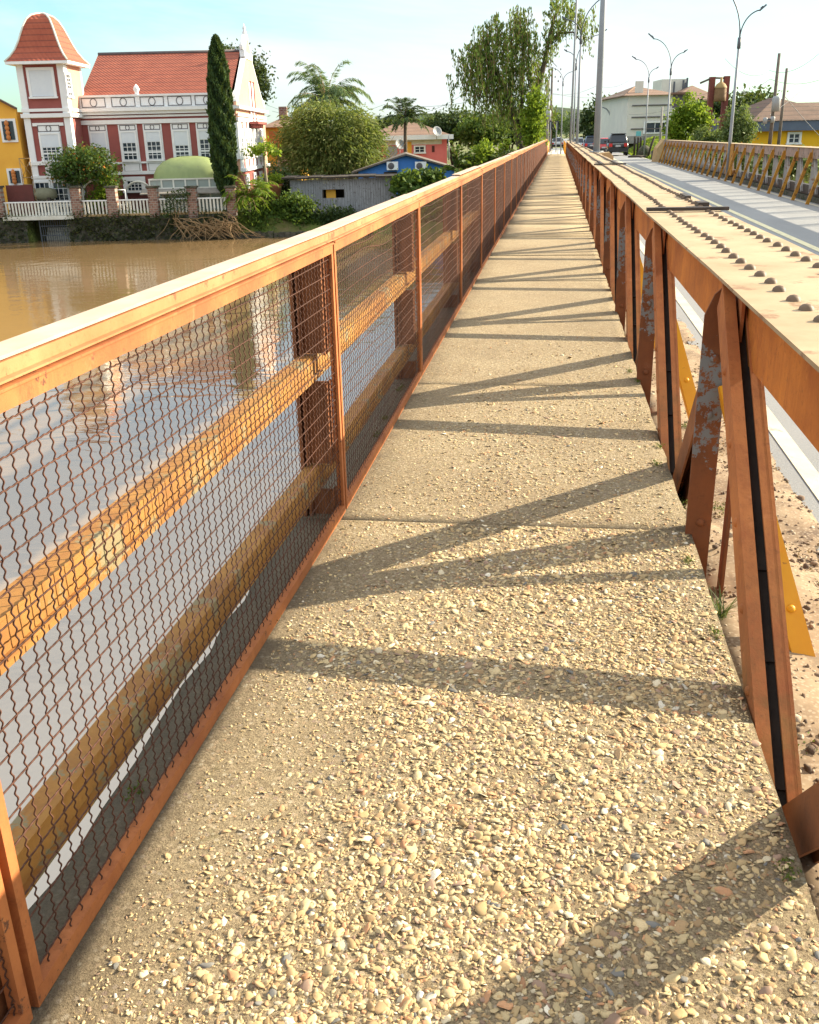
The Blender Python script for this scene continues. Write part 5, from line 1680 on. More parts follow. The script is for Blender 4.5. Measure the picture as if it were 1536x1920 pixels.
    # yellow house with shingle roof
    f = Frame(1480, 272, 74, 'shingle_house', 'bright yellow house with brown shingle hip roof and slate blue fascia', 'house', z=-0.5)
    X, Z = f.X, f.Z
    x0, x1 = X(1411, 258), X(1640, 258); zf0, zf1 = Z(1480, 245), Z(1480, 226)
    MB().box(x0, x1, 0, 11, -2.5, zf0).build('wall', M['yellow_wall2'], f.root)
    MB().box(x0 - 0.25, x1, -0.5, 11.4, zf0 + 0.002, zf1).build('fascia', M['fascia'], f.root)
    za = Z(1499, 180, 3)
    ap = X(1499, 180)
    MB().add([(x0 - 0.4, -0.6, zf1 + 0.002), (ap + 4.2, -0.6, zf1 + 0.002), (ap + 4.2, 11.6, zf1 + 0.002), (x0 - 0.4, 11.6, zf1 + 0.002), (ap, 4.6, za), (ap, 6.0, za)],
             [(0, 1, 4), (1, 2, 5, 4), (2, 3, 5), (3, 0, 4, 5), (3, 2, 1, 0)]).build('roof', M['roof_brown'], f.root)
    zz = Z(1536, 192, 6)
    MB().add([(ap + 1.0, 5.3, zz), (x1, 5.3, zz), (x1, -0.5, zf1 + 0.01), (ap + 4.0, -0.5, zf1 + 0.01), (x1, 11.5, zf1 + 0.01), (ap + 4.0, 11.5, zf1 + 0.01)], [(0, 1, 2, 3), (1, 0, 5, 4)]).build('roof', M['roof_brown'], f.root)
    window(f.root, X(1489, 258), Z(1489, 267), Z(1489, 251), 0.75, -0.01, 0, 2, 2, 0.14, trans=False)
    # far apartment tower
    f = Frame(1397, 215, 420, 'tower_block', 'tiny pale tower block far behind the dark trees', 'building', z=0)
    MB().box(f.X(1394, 180), f.X(1401, 180), 0, 3, -1, f.Z(1397, 170)).build('wall', M['cream'], f.root)
    # verge posts and rocks
    for i, (px, py0, py1, dx) in enumerate(((1190, 274, 256, 0), (1196, 273, 257, 0), (1201, 274, 257, 0), (1208, 274, 256, 0), (1215, 281, 256, 0.5))):
        f = Frame(px, py0, 92 if i < 4 else 86, 'fence_post', ['dark fence post, first from the road on the grass verge', 'dark fence post, second from the road on the grass verge', 'dark fence post, third from the road on the grass verge', 'dark fence post, fourth from the road on the grass verge', 'leaning dark fence post on the grass verge'][i], 'post', group='dark posts on the verge')
        h = f.Z(px, py1)
        f.root.location.z = float(ground_z(f.u, f.w)) - 0.1; h = f.z + h - f.root.location.z
        MB().tube([(0, 0, 0), (dx * 0.5, 0, h * 0.6), (dx, 0, h)], 0.09, 6).build('timber', M['dark_wood'], f.root)
    f = Frame(1209, 277, 89, 'verge_stone', 'rounded dark stone among the posts on the verge', 'rock')
    f.root.location.z = float(ground_z(f.u, f.w)) - 0.05
    MB().lathe([(0.0, -0.1), (0.5, 0.0), (0.62, 0.35), (0.5, 0.75), (0.25, 0.98), (0, 1.02)], (0, 0, 0), 12).build('boulder', M['stone'], f.root)
    f = Frame(1196, 289, 84, 'log', 'short dark log lying at the road end of the verge', 'log')
    f.root.location.z = float(ground_z(f.u, f.w)) - 0.03
    MB().tube([(-0.75, 0, 0.17), (0, 0.05, 0.19), (0.8, 0, 0.15)], 0.17, 8).build('trunk', M['dark_wood'], f.root)
    f = Frame(1233, 283, 76, 'concrete_block', 'dark concrete block beside the far end of the yellow braced truss', 'block')
    f.root.location.z = -0.6
    MB().box(-0.35, 0.35, -0.4, 0.4, 0, 0.95).build('block_body', M['stone'], f.root)
    f = Frame(1243, 290, 73, 'end_block', 'tan concrete end block of the yellow braced truss', 'block', z=-0.6)
    f.root.location = (7.15, 72.2, -0.6)
    MB().prism([(-0.7, 0), (0.55, 0), (0.5, 1.6), (-0.1, 1.75), (-0.55, 1.2)], lambda p, q, a: (p, a, q), -0.5, 0.5).build('block_body', M['concrete_tan'], f.root)
    t = thing('end_block', 'tan concrete block behind the truss plate by the nearest lamp pole', 'block', (1.32, 29.4, -0.3))
    MB().prism([(-0.21, 0), (0.23, 0), (0.21, 1.30), (0.1, 1.41), (-0.17, 1.38)], lambda p, q, a: (p, a, q), -0.35, 0.35).build('block_body', M['concrete_tan'], t)
right_side()
# ================================================================== LAMPS, POLES, SIGNS
def street_lamp(label, x, y, z0, hj, long_dx, long_dz, short_dx, short_dz, r=0.055, side=1, mat='pole', dark=True, lean=0.0):
    """pole to a fork at hj (absolute), long arm towards side*+x; dx, dz of arm tips from the fork"""
    t = thing('street_lamp', label, 'street lamp', (x, y, z0), 0, 'street lamps along the bridge')
    h = hj - z0
    MB().tube([(0, 0, 0), (0, 0, h * 0.5), (lean, 0, h)], [r * 1.15, r, r * 0.72], 10).build('pole', M[mat], t)
    MB().tube([(0, 0, 0), (0, 0, 0.03)], r * 2.4, 10).build('base_plate', M['grey_metal'], t)
    MB().tube([(lean * 0.97, 0, h - 0.35), (lean, 0, h + 0.05)], r * 1.15, 10).build('collar', M['pole_dark'], t)
    for sg, dx, dz in ((side, long_dx, long_dz), (-side, short_dx, short_dz)):
        pts = []
        for k in range(11):
            f = k / 10
            pts.append((lean + sg * dx * (f ** 1.9) * 0.80, 0, h + dz * 0.86 * (1 - (1 - f) ** 1.6)))
        a = MB().tube(pts, r * 0.42, 7).build('arm', M['pole_dark'], t)
        p = Vector(pts[-1]); d = Vector((sg * dx * 0.24, 0, dz * 0.15))
        mb = MB()
        mb.bar(p - d * 0.1, p + d, 0.16, 0.06, side=(0, 1, 0))
        mb.bar(p + d * 0.05 + Vector((0, 0, 0.05)), p + d * 0.45 + Vector((0, 0, 0.05)), 0.12, 0.05, side=(0, 1, 0))
        mb.build('lamp_head', M['pole_dark'], t)
    return t
street_lamp('thick grey lamp pole rising from the near truss, its arms above the picture', 1.07, 29.5, 1.11, 7.4, 2.0, 2.2, 1.0, 1.1, 0.085)
street_lamp('double arm lamp on the near truss, second along, arms spread before the willow', 0.98, 56.0, 1.11, 6.3, 2.35, 2.35, 0.98, 0.95, 0.065)
street_lamp('double arm lamp third along the near truss, its fork below the tall mast', 0.95, 68.0, 1.11, 5.75, 1.75, 1.9, 0.75, 0.85, 0.055)
street_lamp('slender lamp at the end of the walkway between the railing and the truss', 0.22, 92.0, -0.05, 5.85, 1.0, 0.9, 1.6, 1.4, 0.055)
street_lamp('double arm lamp by the wide yellow panel of the far truss', 6.92, 43.4, -0.25, 4.95, 1.65, 2.35, 0.85, 1.15, 0.062, side=-1)
street_lamp('double arm lamp at the end of the far truss before the lime tree', 7.0, 69.5, -0.45, 5.35, 1.5, 2.1, 0.9, 1.1, 0.06, side=-1)
street_lamp('faint double arm lamp in front of the cream apartment block', 7.15, 88.0, -0.5, 5.75, 1.4, 1.65, 0.7, 0.8, 0.055, side=-1)

def curved_lamp(label, px, pyb, pyt, w, dx):
    u, z0 = fr(px, pyb, w); _, z1 = fr(px, pyt, w)
    t = thing('curved_lamp', label, 'street lamp', uw(u, w, -0.4), YAW)
    h = z1 + 0.4
    pts = [(0, 0, 0), (0, 0, h * 0.6)] + [(dx * (1 - math.cos(a)), 0, h * 0.72 + h * 0.28 * math.sin(a)) for a in np.linspace(0.1, math.pi / 2, 7)]
    MB().tube(pts, [0.11, 0.10] + [0.08] * 7, 8).build('pole', M['grey_metal'], t)
    e = Vector(pts[-1])
    MB().bar(e, e + Vector((dx * 0.6, 0, 0.0)), 0.22, 0.09, side=(0, 1, 0)).build('lamp_head', M['grey_metal'], t)
curved_lamp('pale lamp post with a single curved arm behind the cars', 1143, 258, 200, 128, -1.3)

def utility_pole(label, px, pyb, pyt, w, mat='concrete_pole', r=0.14, arms=1, lean=0.0, gear=True, z0=None):
    u, zb = fr(px, pyb, w); u2, zt = fr(px, pyt, w)
    zb = zb if z0 is None else z0
    t = thing('utility_pole', label, 'utility pole', uw(u, w, zb), YAW, 'utility poles')
    h = zt - zb
    MB().tube([(0, 0, 0), (lean, 0, h)], [r, r * 0.7], 9).build('pole', M[mat], t)
    for k in range(arms):
        z = h - 0.25 - 0.7 * k
        c = MB().bar((lean - 0.95, -0.12, z), (lean + 0.95, -0.12, z), 0.1, 0.1).build('crossarm', M['wood_pole'], t)
        mb = MB()
        for x in (-0.85, -0.3, 0.3, 0.85): mb.lathe([(0.05, 0), (0.07, 0.06), (0.04, 0.12), (0.06, 0.17), (0, 0.2)], (lean + x, -0.12, z + 0.05), 7)
        mb.build('insulator', M['outline'], c)
    if gear:
        MB().lathe([(0, -0.45), (0.25, -0.42), (0.26, 0.35), (0.2, 0.45), (0, 0.47)], (lean * 0.5, -0.36, h * 0.55), 12).build('transformer', M['grey_metal'], t)
    return t
utility_pole('concrete utility pole with pale transformers before the shingle roof', 1444, 266, 100, 66, 'wood_pole', 0.13, 0, z0=-0.5)
utility_pole('dark wooden utility pole just right of the concrete one', 1461, 262, 128, 70, 'wood_pole', 0.12, 0, gear=False, z0=-0.5)
utility_pole('thin concrete pole with a guy wire before the apartment window', 1237, 276, 200, 88, 'concrete_pole', 0.12, 0, gear=False, z0=-0.5)
utility_pole('white trunked utility pole with crossarms at the end of the railing', 1026, 266, 150, 96, 'concrete_pole', 0.15, 2, z0=-0.4)
utility_pole('darker utility pole close behind the white trunked one', 1032, 262, 128, 108, 'wood_pole', 0.14, 2, gear=False, z0=-0.4)
utility_pole('far pale pole rising before the dark trees right of the cars', 1157, 256, 190, 140, 'concrete_pole', 0.12, 0, gear=False, z0=-0.4)
def pole_gear():
    for px, py, lab in ((1435, 226, 'pale grey transformer slung left of the concrete utility pole'), (1449, 224, 'pale curved transformer bracket right of the concrete utility pole')):
        q = Frame(px, py, 65.8, 'pole_transformer', lab, 'transformer')
        MB().lathe([(0, -0.2), (0.13, -0.19), (0.15, 0.12), (0.11, 0.18), (0, 0.2)], (0, 0, 0), 12).build('tank', M['grey_metal'], q.root)
        MB().tube([(0.0, 0, 0.0), (uw(0, 0).x + (0.35 if px < 1440 else -0.3), 0, 0.05)], 0.05, 6).build('bracket', M['pole_dark'], q.root)
pole_gear()
t = thing('mast', 'tall thin grey mast running out of the top of the picture', 'mast', (0.68, 61.0, -0.3))
MB().tube([(0, 0, 0), (0.1, 0, 12.5)], [0.062, 0.05], 8).build('pole', M['pole'], t)
MB().tube([(0, 0, 0), (0, 0, 0.05)], 0.14, 8).build('base_plate', M['grey_metal'], t)

def wire(label, pts, r=0.012, sag=0.6):
    mb = MB()
    P = []
    for (a, b) in zip(pts[:-1], pts[1:]):
        a, b = Vector(a), Vector(b)
        for k in range(12):
            f = k / 12
            p = a.lerp(b, f); p.z -= sag * 4 * f * (1 - f)
            P.append(p)
    P.append(Vector(pts[-1]))
    mb.tube(P, r, 4, cap=False)
    o = mb.build('power_line', M['pole_dark'], None)
    tag(o, label, 'power line', 'power lines')
wire('thin wire climbing from the pole tops out of the right edge', [at(1360, 110, 52), at(1444, 132, 66), at(1545, 92, 58)], 0.012, 0.5)
wire('thin wire from the far truss lamp down past the two utility poles', [at(1180, 215, 110), at(1361, 172, 80), at(1444, 148, 66), at(1560, 140, 66)], 0.012, 0.4)
wire('long thin wire across the sky behind the street lamps at the right', [at(1020, 170, 108), at(1180, 174, 120), at(1340, 172, 120)], 0.016, 0.6)
wire('guy wire slanting down across the shingle roof', [at(1470, 178, 70.5), at(1540, 258, 70)], 0.016, 0.05)
wire('second guy wire slanting across the shingle roof towards its left slope', [at(1500, 172, 72), at(1444, 215, 67)], 0.014, 0.05)
wire('faint wire across the sky left of the willow, the upper one', [at(490, 192, 120), at(700, 215, 118), at(870, 176, 112)], 0.016, 1.0)
wire('faint wire across the sky left of the willow, the lower one', [at(510, 208, 120), at(720, 196, 118), at(1020, 150, 100)], 0.016, 1.0)
wire('wire from the white trunked pole across towards the lamp arms', [at(1026, 175, 96), at(1120, 160, 100), at(1180, 150, 112)], 0.014, 0.4)

# information board over the walkway end
def board():
    q = Frame(1027, 262, 99, 'information_board', 'dark electronic board on posts facing the walkway end', 'sign', z=-0.2)
    X, Z = q.X, q.Z
    x0, x1 = X(1024, 236), X(1048, 236)
    MB().box(x0, x1, -0.05, 0.35, Z(1030, 243), Z(1030, 228)).build('screen', M['screen'], q.root)
    MB().box(x0 - 0.04, x1 + 0.04, -0.08, 0.36, Z(1030, 228) + 0.002, Z(1030, 227)).build('frame', M['outline'], q.root)
    for px in (1032, 1043.5):
        MB().box(X(px, 240) - 0.05, X(px, 240) + 0.05, -0.17, -0.085, 0, Z(1030, 229)).build('post', M['grey_metal'], q.root)
board()

# path beyond the bridge with yellow handrails
tag(MB().box(-0.95, 0.55, 88.9, 135, -0.25, -0.03).build('footpath', M['concrete_tan_pale'] if 'concrete_tan_pale' in M else M['cream']), kind='structure')
for x, lab in ((-0.98, 'yellow handrail on the river side of the path beyond the bridge'), (0.62, 'yellow handrail on the road side of the path beyond the bridge')):
    t = thing('handrail', lab, 'handrail', (x, 90, -0.25))
    mb = MB()
    for z in (0.55, 0.85, 1.15): mb.tube([(0, 0, z), (0, 34, z)], 0.03, 6)
    mb.build('rail', M['yellow'], t)
    for k in range(14):
        MB().tube([(0, k * 2.6, 0), (0, k * 2.6, 1.16)], 0.035, 6).build('post', M['yellow'], t)

# ================================================================== CARS
def car(label, x, y, z, color, kind='car', L=4.4, W_=1.8, H=1.5, rot=0.0, ride=0.2, front=False):
    t = thing('parked_car' if False else 'car', label, 'car', (x, y, z), rot)
    paint = _new('car paint ' + label[:12])
    paint[3].inputs['Base Color'].default_value = c4(color); paint[3].inputs['Roughness'].default_value = 0.25
    paint[3].inputs['Coat Weight'].default_value = 0.6
    paint = paint[0]
    suv = kind == 'suv'
    hb = H * (0.60 if suv else 0.58)
    # lower body: side outline swept across the width with rounded plan
    def loft(sections, mat, name, parent):
        # sections: list of (y, halfwidth, z0, z1) rings of 8 points
        vs, fs = [], []
        for (yy, hw, z0, z1, ti) in sections:
            r = min(0.10, (z1 - z0) * 0.3)
            vs += [(-hw + r, yy, z0), (hw - r, yy, z0), (hw, yy, z0 + r), (hw, yy, z0 + (z1 - z0) * 0.55), (hw * ti, yy, z1 - r * 0.5), (hw * ti - r, yy, z1), (-hw * ti + r, yy, z1), (-hw * ti, yy, z1 - r * 0.5), (-hw, yy, z0 + (z1 - z0) * 0.55), (-hw, yy, z0 + r)]
        n = 10
        for i in range(len(sections) - 1):
            for k in range(n): fs.append((i * n + k, (i + 1) * n + k, (i + 1) * n + (k + 1) % n, i * n + (k + 1) % n))
        fs += [tuple(range(n)), tuple(range(len(vs) - 1, len(vs) - n - 1, -1))]
        return MB().add(vs, fs, True).build(name, mat, parent)
    w = W_ / 2
    zb = ride
    body = loft([(0.0, w * 0.90, zb + 0.12, hb * 0.92, .94), (0.12, w * 0.97, zb, hb, .95), (L * 0.3, w, zb, hb, .95), (L * 0.7, w, zb, hb * 0.97, .95), (L * 0.92, w * 0.95, zb, hb * 0.88, .93), (L, w * 0.82, zb + 0.1, hb * 0.75, .9)], paint, 'body', t)
    top = H
    y0 = 0.10 if suv else 0.16
    cab = loft([(y0, w * 0.86, hb - 0.04, hb + 0.04, .95), (y0 + (0.22 if suv else 0.42), w * 0.84, hb - 0.04, top - 0.04, .80), (L * 0.3, w * 0.86, hb - 0.04, top, .80), (L * 0.5, w * 0.86, hb - 0.04, top - 0.01, .80), (L * 0.60, w * 0.86, hb - 0.04, top - 0.14, .82), (L * 0.72, w * 0.86, hb - 0.05, hb + 0.02, .92)], paint, 'cabin', t)
    gl = M['glass']
    yr = y0 + (0.22 if suv else 0.42)
    a = Vector((0, y0 + 0.01, hb + 0.06)); b = Vector((0, yr - 0.01, top - 0.13))
    nrm = Vector((0, -(b.z - a.z), b.y - a.y)).normalized() * 0.05
    rw = MB()
    vs = []
    for s in (0.0, 1.0):
        for (p, hw) in ((a, w * 0.74), (b, w * 0.62)):
            vs += [(-hw, p.y + nrm.y * s, p.z + nrm.z * s), (hw, p.y + nrm.y * s, p.z + nrm.z * s)]
    rw.add(vs, [(0, 1, 3, 2), (4, 6, 7, 5), (0, 4, 5, 1), (2, 3, 7, 6), (0, 2, 6, 4), (1, 5, 7, 3)])
    rw.build('rear_window', gl, t)
    for sg in (-1, 1):
        MB().bar((sg * w * 0.83, L * 0.14, hb + 0.16), (sg * w * 0.83, L * 0.62, hb + 0.16), 0.14, 0.30, side=(1, 0, 0)).build('side_window', gl, t)
        lh = (hb - 0.34, hb - 0.06) if suv else (hb - 0.26, hb - 0.06)
        tl = MB().box(sg * w * 0.70 - 0.14, sg * w * 0.70 + 0.14, -0.03, 0.16, lh[0], lh[1])
        tl.build('tail_light', M['tail_red'], t)
        MB().box(sg * (w + 0.09) - 0.09, sg * (w + 0.09) + 0.09, L * 0.62, L * 0.62 + 0.12, hb, hb + 0.15).build('mirror', paint, t)
    MB().box(-w * 0.92, w * 0.92, -0.10, 0.10, zb + 0.08, zb + 0.34).build('bumper', M['bumper'], t)
    MB().box(-0.22, 0.22, -0.045, -0.005, hb - 0.34, hb - 0.20).build('number_plate', M['plate_grey'], t)
    if suv: MB().box(-w * 0.52, w * 0.52, -0.05, 0.02, hb - 0.13, hb - 0.07).build('trim', M['grey_metal'], t)
    if suv: MB().box(-w * 0.7, w * 0.7, yr - 0.18, yr + 0.1, top - 0.03, top + 0.03).build('spoiler', paint, t)
    for sg in (-1, 1):
        for yy in (L * 0.19, L * 0.80):
            R = 0.36 if suv else 0.30
            wh = MB().lathe([(0.0, -0.11), (R * 0.6, -0.11), (R * 0.96, -0.10), (R, -0.06), (R, 0.06), (R * 0.96, 0.10), (R * 0.6, 0.11), (0, 0.11)], (0, 0, 0), 18).build('wheel', M['tyre'], t)
            wh.rotation_euler = (0, R_(90), 0); wh.location = (sg * (w - 0.10), yy, R - 0.01)
            rm = MB().lathe([(0, 0.112), (R * 0.55, 0.114), (R * 0.6, 0.118), (R * 0.6, 0.108)], (0, 0, 0), 14).build('rim', M['grey_metal'], wh)
            if sg < 0: rm.rotation_euler = (math.pi, 0, 0)
    return t
M['tail_red'] = mottled('tail lamp', (0.55, 0.03, 0.025), (0.5, 0.025, 0.02), 5, 0.3, bstr=0)
M['bumper'] = mottled('dark bumper', (0.02, 0.02, 0.024), (0.03, 0.03, 0.034), 5, 0.5, bstr=0)
M['plate_grey'] = mottled('plate grey', (0.45, 0.46, 0.47), (0.4, 0.41, 0.42), 5, 0.6, bstr=0)
car('black four wheel drive wagon on the road beyond the bridge', 5.25, 93.0, -0.30, (0.012, 0.013, 0.017), 'suv', 4.7, 1.86, 1.85, 0.0, 0.32)
car('red hatchback just ahead of the black wagon', 4.45, 103.0, -0.30, (0.42, 0.015, 0.02), 'car', 3.9, 1.70, 1.50, 0.0, 0.2)
car('dark blue car half hidden by the thick lamp pole', 3.55, 112.0, -0.30, (0.035, 0.07, 0.14), 'suv', 4.3, 1.75, 1.66, 0.0, 0.25)
car('silver car ahead, behind the second lamp', 2.35, 126.0, -0.28, (0.50, 0.53, 0.55), 'car', 4.3, 1.75, 1.48, 0.0, 0.2)
car('pale car parked past the end of the walkway under the board', -0.15, 140.0, -0.20, (0.55, 0.57, 0.58), 'car', 4.2, 1.75, 1.48, 0.0, 0.2)

# ================================================================== PLANTS
def plant(name, label, cat, px, py, w, z=None, group=None):
    u, zz = fr(px, py, w)
    z = zz if z is None else z
    t = thing(name, label, cat, uw(u, w, z), YAW, group)
    def L(px_, py_, dw=0.0):
        a, b = fr(px_, py_, w + dw)
        return Vector((a - u, dw, b - z))
    S = (fr(px + 50, py, w)[0] - fr(px - 50, py, w)[0]) / 100.0      # metres per pixel there
    return t, L, S

def blobs_px(L, S, items):
    out = []
    for px, py, rx, ry, dw, rd in items:
        c = L(px, py, dw)
        out.append((c.x, c.y, c.z, rx * S, rd * S, ry * S))
    return out

def bushy(name, label, cat, px, py, w, items, n, size, mat, trunk=None, clump=0.3, aspect=2.0, z=None, group=None, shell=0.5, tr=0.12, trunk_mat='bark', per=26, dirs=None):
    t, L, S = plant(name, label, cat, px, py, w, z, group)
    P, T = blob_points(blobs_px(L, S, items), n, clump, per, shell)
    P[:, 2] = np.maximum(P[:, 2], 0.05)
    leaf_mesh('crown', P, size, G[mat], t, aspect, tone=T, dirs=dirs)
    tg = [L(*q) for q in (trunk or [])]
    if not tg: tg = [Vector((b[0], b[1], b[2])) for b in blobs_px(L, S, items)[:3]]
    limbs((0, 0, -0.3), tg, tr).build('trunk', M[trunk_mat], t)
    return t

# tree before the tower
bushy('garden_tree', 'dense round tree with an orange tinged side before the mansion tower', 'tree', 165, 398, 67.3,
      [(150, 312, 52, 32, 0, 38), (118, 318, 26, 24, 0, 24), (178, 308, 38, 30, 0, 30), (205, 330, 20, 26, 0, 20), (150, 295, 34, 20, 0, 24)], 7000, 0.20, 'autumn', [(150, 320, 0), (185, 320, 0), (120, 325, 0)], 0.26, tr=0.13)
bushy('shrub', 'lime green shrub growing under the white arch', 'shrub', 190, 398, 67.2,
      [(195, 345, 20, 22, 0, 16), (185, 375, 18, 18, 0, 14), (200, 362, 16, 20, 0, 14)], 1700, 0.20, 'lime', clump=0.2, tr=0.06)
# cypress
def cypress():
    t, L, S = plant('cypress_tree', 'tall narrow dark cypress before the right end of the mansion', 'tree', 428, 398, 66.9)
    H = L(408, 68).z
    base = 0.9
    n = 24000
    h = rng.uniform(0, 1, n) ** 0.9
    prof = np.interp(h, [0, 0.06, 0.16, 0.35, 0.6, 0.8, 0.92, 0.98, 1.0], [0.25, 0.62, 0.90, 1.0, 0.92, 0.75, 0.50, 0.22, 0.05]) * 23 * S
    a = rng.uniform(0, 2 * np.pi, n)
    lump = 1 + 0.10 * np.sin(a * 5 + h * 40) + 0.08 * np.sin(a * 9 - h * 63)
    rr = prof * lump * rng.uniform(0.72, 1.0, n)
    leanx = L(428, 398).x + (L(409, 120).x - L(428, 398).x) * (h * 0.9)
    P = np.stack([rr * np.cos(a) + leanx, rr * np.sin(a), base + h * (H - base)], 1)
    d = np.stack([np.cos(a) * 0.35, np.sin(a) * 0.35, np.ones(n)], 1)
    tone = 0.5 + 0.3 * np.sin(a * 5 + h * 40) + rng.normal(size=n) * 0.15
    leaf_mesh('crown', P, 0.30, G['cypress'], t, 3.0, dirs=d, spread=0.35, tone=tone)
    MB().tube([(0, 0, -0.3), (leanx[0] * 0, 0, 1.2), (L(415, 200).x, 0, H * 0.6)], [0.22, 0.18, 0.05], 8).build('trunk', M['bark'], t)
cypress()
bushy('background_tree', 'dark tree crown rising behind the mansion gable', 'tree', 480, 300, 96, [(478, 128, 20, 26, 0, 20), (488, 155, 16, 24, 0, 18), (428, 100, 16, 14, 0, 14), (500, 178, 8, 8, 0, 8), (465, 150, 30, 30, 6, 20)], 3600, 0.34, 'dark', [(478, 140, 0), (440, 120, 0)], 0.4, z=-2, tr=0.3)
# ferny shrub beside the end pillar
def arching(name, label, cat, px, py, w, top, nfr, length, mat, leaflet=0.22, width=0.5, trunk_h=0.0, droop=1.0, trunk_r=0.1, z=None, tmat='bark_pale', up=0.9, n_leaf=60, ring=0.0, trunk_px=None, spread=1.0):
    """plant of arching fronds; top = pixel row of the crown centre"""
    t, L, S = plant(name, label, cat, px, py, w, z)
    c = L(trunk_px or px, top)
    if c.z > 0.5:
        MB().tube([(0, 0, -0.3), (c.x * 0.5, 0, c.z * 0.5), (c.x, 0, c.z)], [trunk_r * 1.2, trunk_r, trunk_r * 0.8], 9).build('trunk', M[tmat], t)
    VV, FF, TT = [], [], []
    b0 = 0
    rach = MB()
    for k in range(nfr):
        az = 2 * math.pi * k / nfr * 2.4 + random.uniform(-.3, .3)
        el = random.uniform(0.1, 1.0) * up
        Lf = length * random.uniform(0.8, 1.15)
        pts = []
        d = Vector((math.cos(az) * math.cos(el) * spread, math.sin(az) * math.cos(el) * spread, math.sin(el)))
        p = Vector(c)
        for i in range(11):
            pts.append(p.copy())
            p = p + d * (Lf / 10)
            d.z -= droop * 0.16 * (0.4 + i / 8)
            d.normalize()
        rach.tube(pts, [0.03 * (1 - 0.08 * i) for i in range(11)], 4, cap=False)
        C, D = [], []
        for j in range(n_leaf):
            f = random.uniform(0.12, 1.0)
            i = min(9, int(f * 10)); q = pts[i].lerp(pts[i + 1], f * 10 - i)
            dr = (pts[i + 1] - pts[i]).normalized()
            s = dr.cross(Vector((0, 0, 1)))
            if s.length < 1e-3: s = Vector((1, 0, 0))
            s.normalize()
            sg = random.choice((-1, 1))
            ll = width * (1 - 0.55 * abs(f - 0.4)) * 0.5
            e = (s * sg + dr * 0.7 + Vector((0, 0, -0.45 * droop))).normalized()
            C.append(q + e * ll); D.append(e)
        V, F = leaf_quads(np.array(C), width * 0.95, width / leaflet * 2.2, np.array(D), 0.12)
        VV.append(V); FF.append(F + b0); b0 += len(V)
        TT.append(np.repeat(np.clip(rng.normal(size=len(C)) * 0.2 + rng.uniform(0.2, 0.8), 0, 1), 4))
    cr_ = mesh_np('crown', np.concatenate(VV), np.concatenate(FF), G[mat], t, tone=np.concatenate(TT))
    rach.build('stems', M['branch'] if mat != 'palm' else M['bark'], cr_)
    return t
arching('leafy_shrub', 'bright arching long leaved shrub beside the end brick pillar', 'shrub', 468, 415, 66.6, 372, 40, 2.1, 'lime', 0.16, 0.55, droop=1.3, n_leaf=40, up=1.4)
bushy('shrub', 'dark green undergrowth below the arching shrub at the bank', 'shrub', 470, 432, 66.4, [(470, 412, 26, 22, 0, 14), (492, 418, 18, 14, 0, 12)], 1600, 0.2, 'mid', tr=0.04)
# papaya
def papaya():
    t, L, S = plant('papaya_tree', 'thin papaya tree with a small flat crown beside the mansion', 'tree', 503, 372, 67.5)
    c = L(494, 284)
    MB().tube([(0, 0, -0.3), (c.x * 0.6, 0, c.z * 0.6), (c.x, 0, c.z)], [0.11, 0.09, 0.07], 8).build('trunk', M['bark_pale'], t)
    P, T = [], []
    st = MB()
    for k in range(16):
        az = k * 2.4; r = random.uniform(0.5, 0.95)
        e = c + Vector((math.cos(az) * r, math.sin(az) * r * 0.8, random.uniform(-0.1, 0.45)))
        st.tube([c, c.lerp(e, 0.5) + Vector((0, 0, 0.1)), e], 0.02, 4, cap=False)
        for j in range(26): P.append(e + Vector(rng.normal(size=3)) * 0.17); T.append(random.uniform(0.2, 1))
    cr_ = leaf_mesh('crown', np.array(P), 0.26, G['lime'], t, 1.8, tone=np.array(T))
    st.build('stems', M['bark_pale'], cr_)
papaya()
# bamboo clump: big feathery mound
def bamboo():
    t, L, S = plant('bamboo_clump', 'huge feathery olive green bamboo mound between the houses', 'bamboo', 622, 332, 82, z=-2.6)
    bl = blobs_px(L, S, [(615, 262, 80, 50, 0, 62), (575, 250, 44, 42, -1, 40), (600, 232, 42, 32, -1, 40), (660, 250, 46, 40, -1, 40), (690, 275, 28, 42, -0.5, 30), (640, 290, 66, 40, -1, 40), (555, 290, 32, 40, -0.5, 30), (590, 300, 50, 30, -2, 30), (668, 305, 40, 26, -2, 26)])
    P, T = blob_points(bl, 26000, 0.42, 30, 0.72)
    P[:, 2] = np.maximum(P[:, 2], 0.05)
    ctr = np.array([0, 0, L(615, 250).z])
    d = P - ctr; d /= np.linalg.norm(d, axis=1, keepdims=True); d[:, 2] = -0.4 + 0.5 * d[:, 2]
    leaf_mesh('crown', P, 0.36, G['bamboo'], t, 4.0, dirs=d, spread=0.45, tone=T * 0.8 + 0.12 * (rng.uniform(size=len(P))))
    cu = MB()
    for k in range(46):
        x, y = rng.normal() * 1.3, abs(rng.normal() * 1.0)
        e = Vector((x * 1.7, y * 1.5, random.uniform(3.0, 4.8)))
        cu.tube([(x, y, -0.4), (x * 1.3, y * 1.3, e.z * 0.6), e], [0.05, 0.04, 0.015], 5, cap=False)
    cu.build('culms', M['branch'], t)
bamboo()
arching('palm_tree', 'large feathery pale green queen palm behind the bamboo', 'palm', 612, 300, 96, 192, 46, 4.3, 'palepalm', 0.13, 0.95, droop=1.45, trunk_r=0.2, z=-2.0, n_leaf=150, up=1.35, trunk_px=612)
arching('palm_tree', 'smaller dark palm with stiff arching fronds before the pink house', 'palm', 760, 300, 88, 228, 26, 2.3, 'palm', 0.12, 0.55, droop=1.2, trunk_r=0.17, z=-1.8, tmat='bark', n_leaf=110, up=1.5)
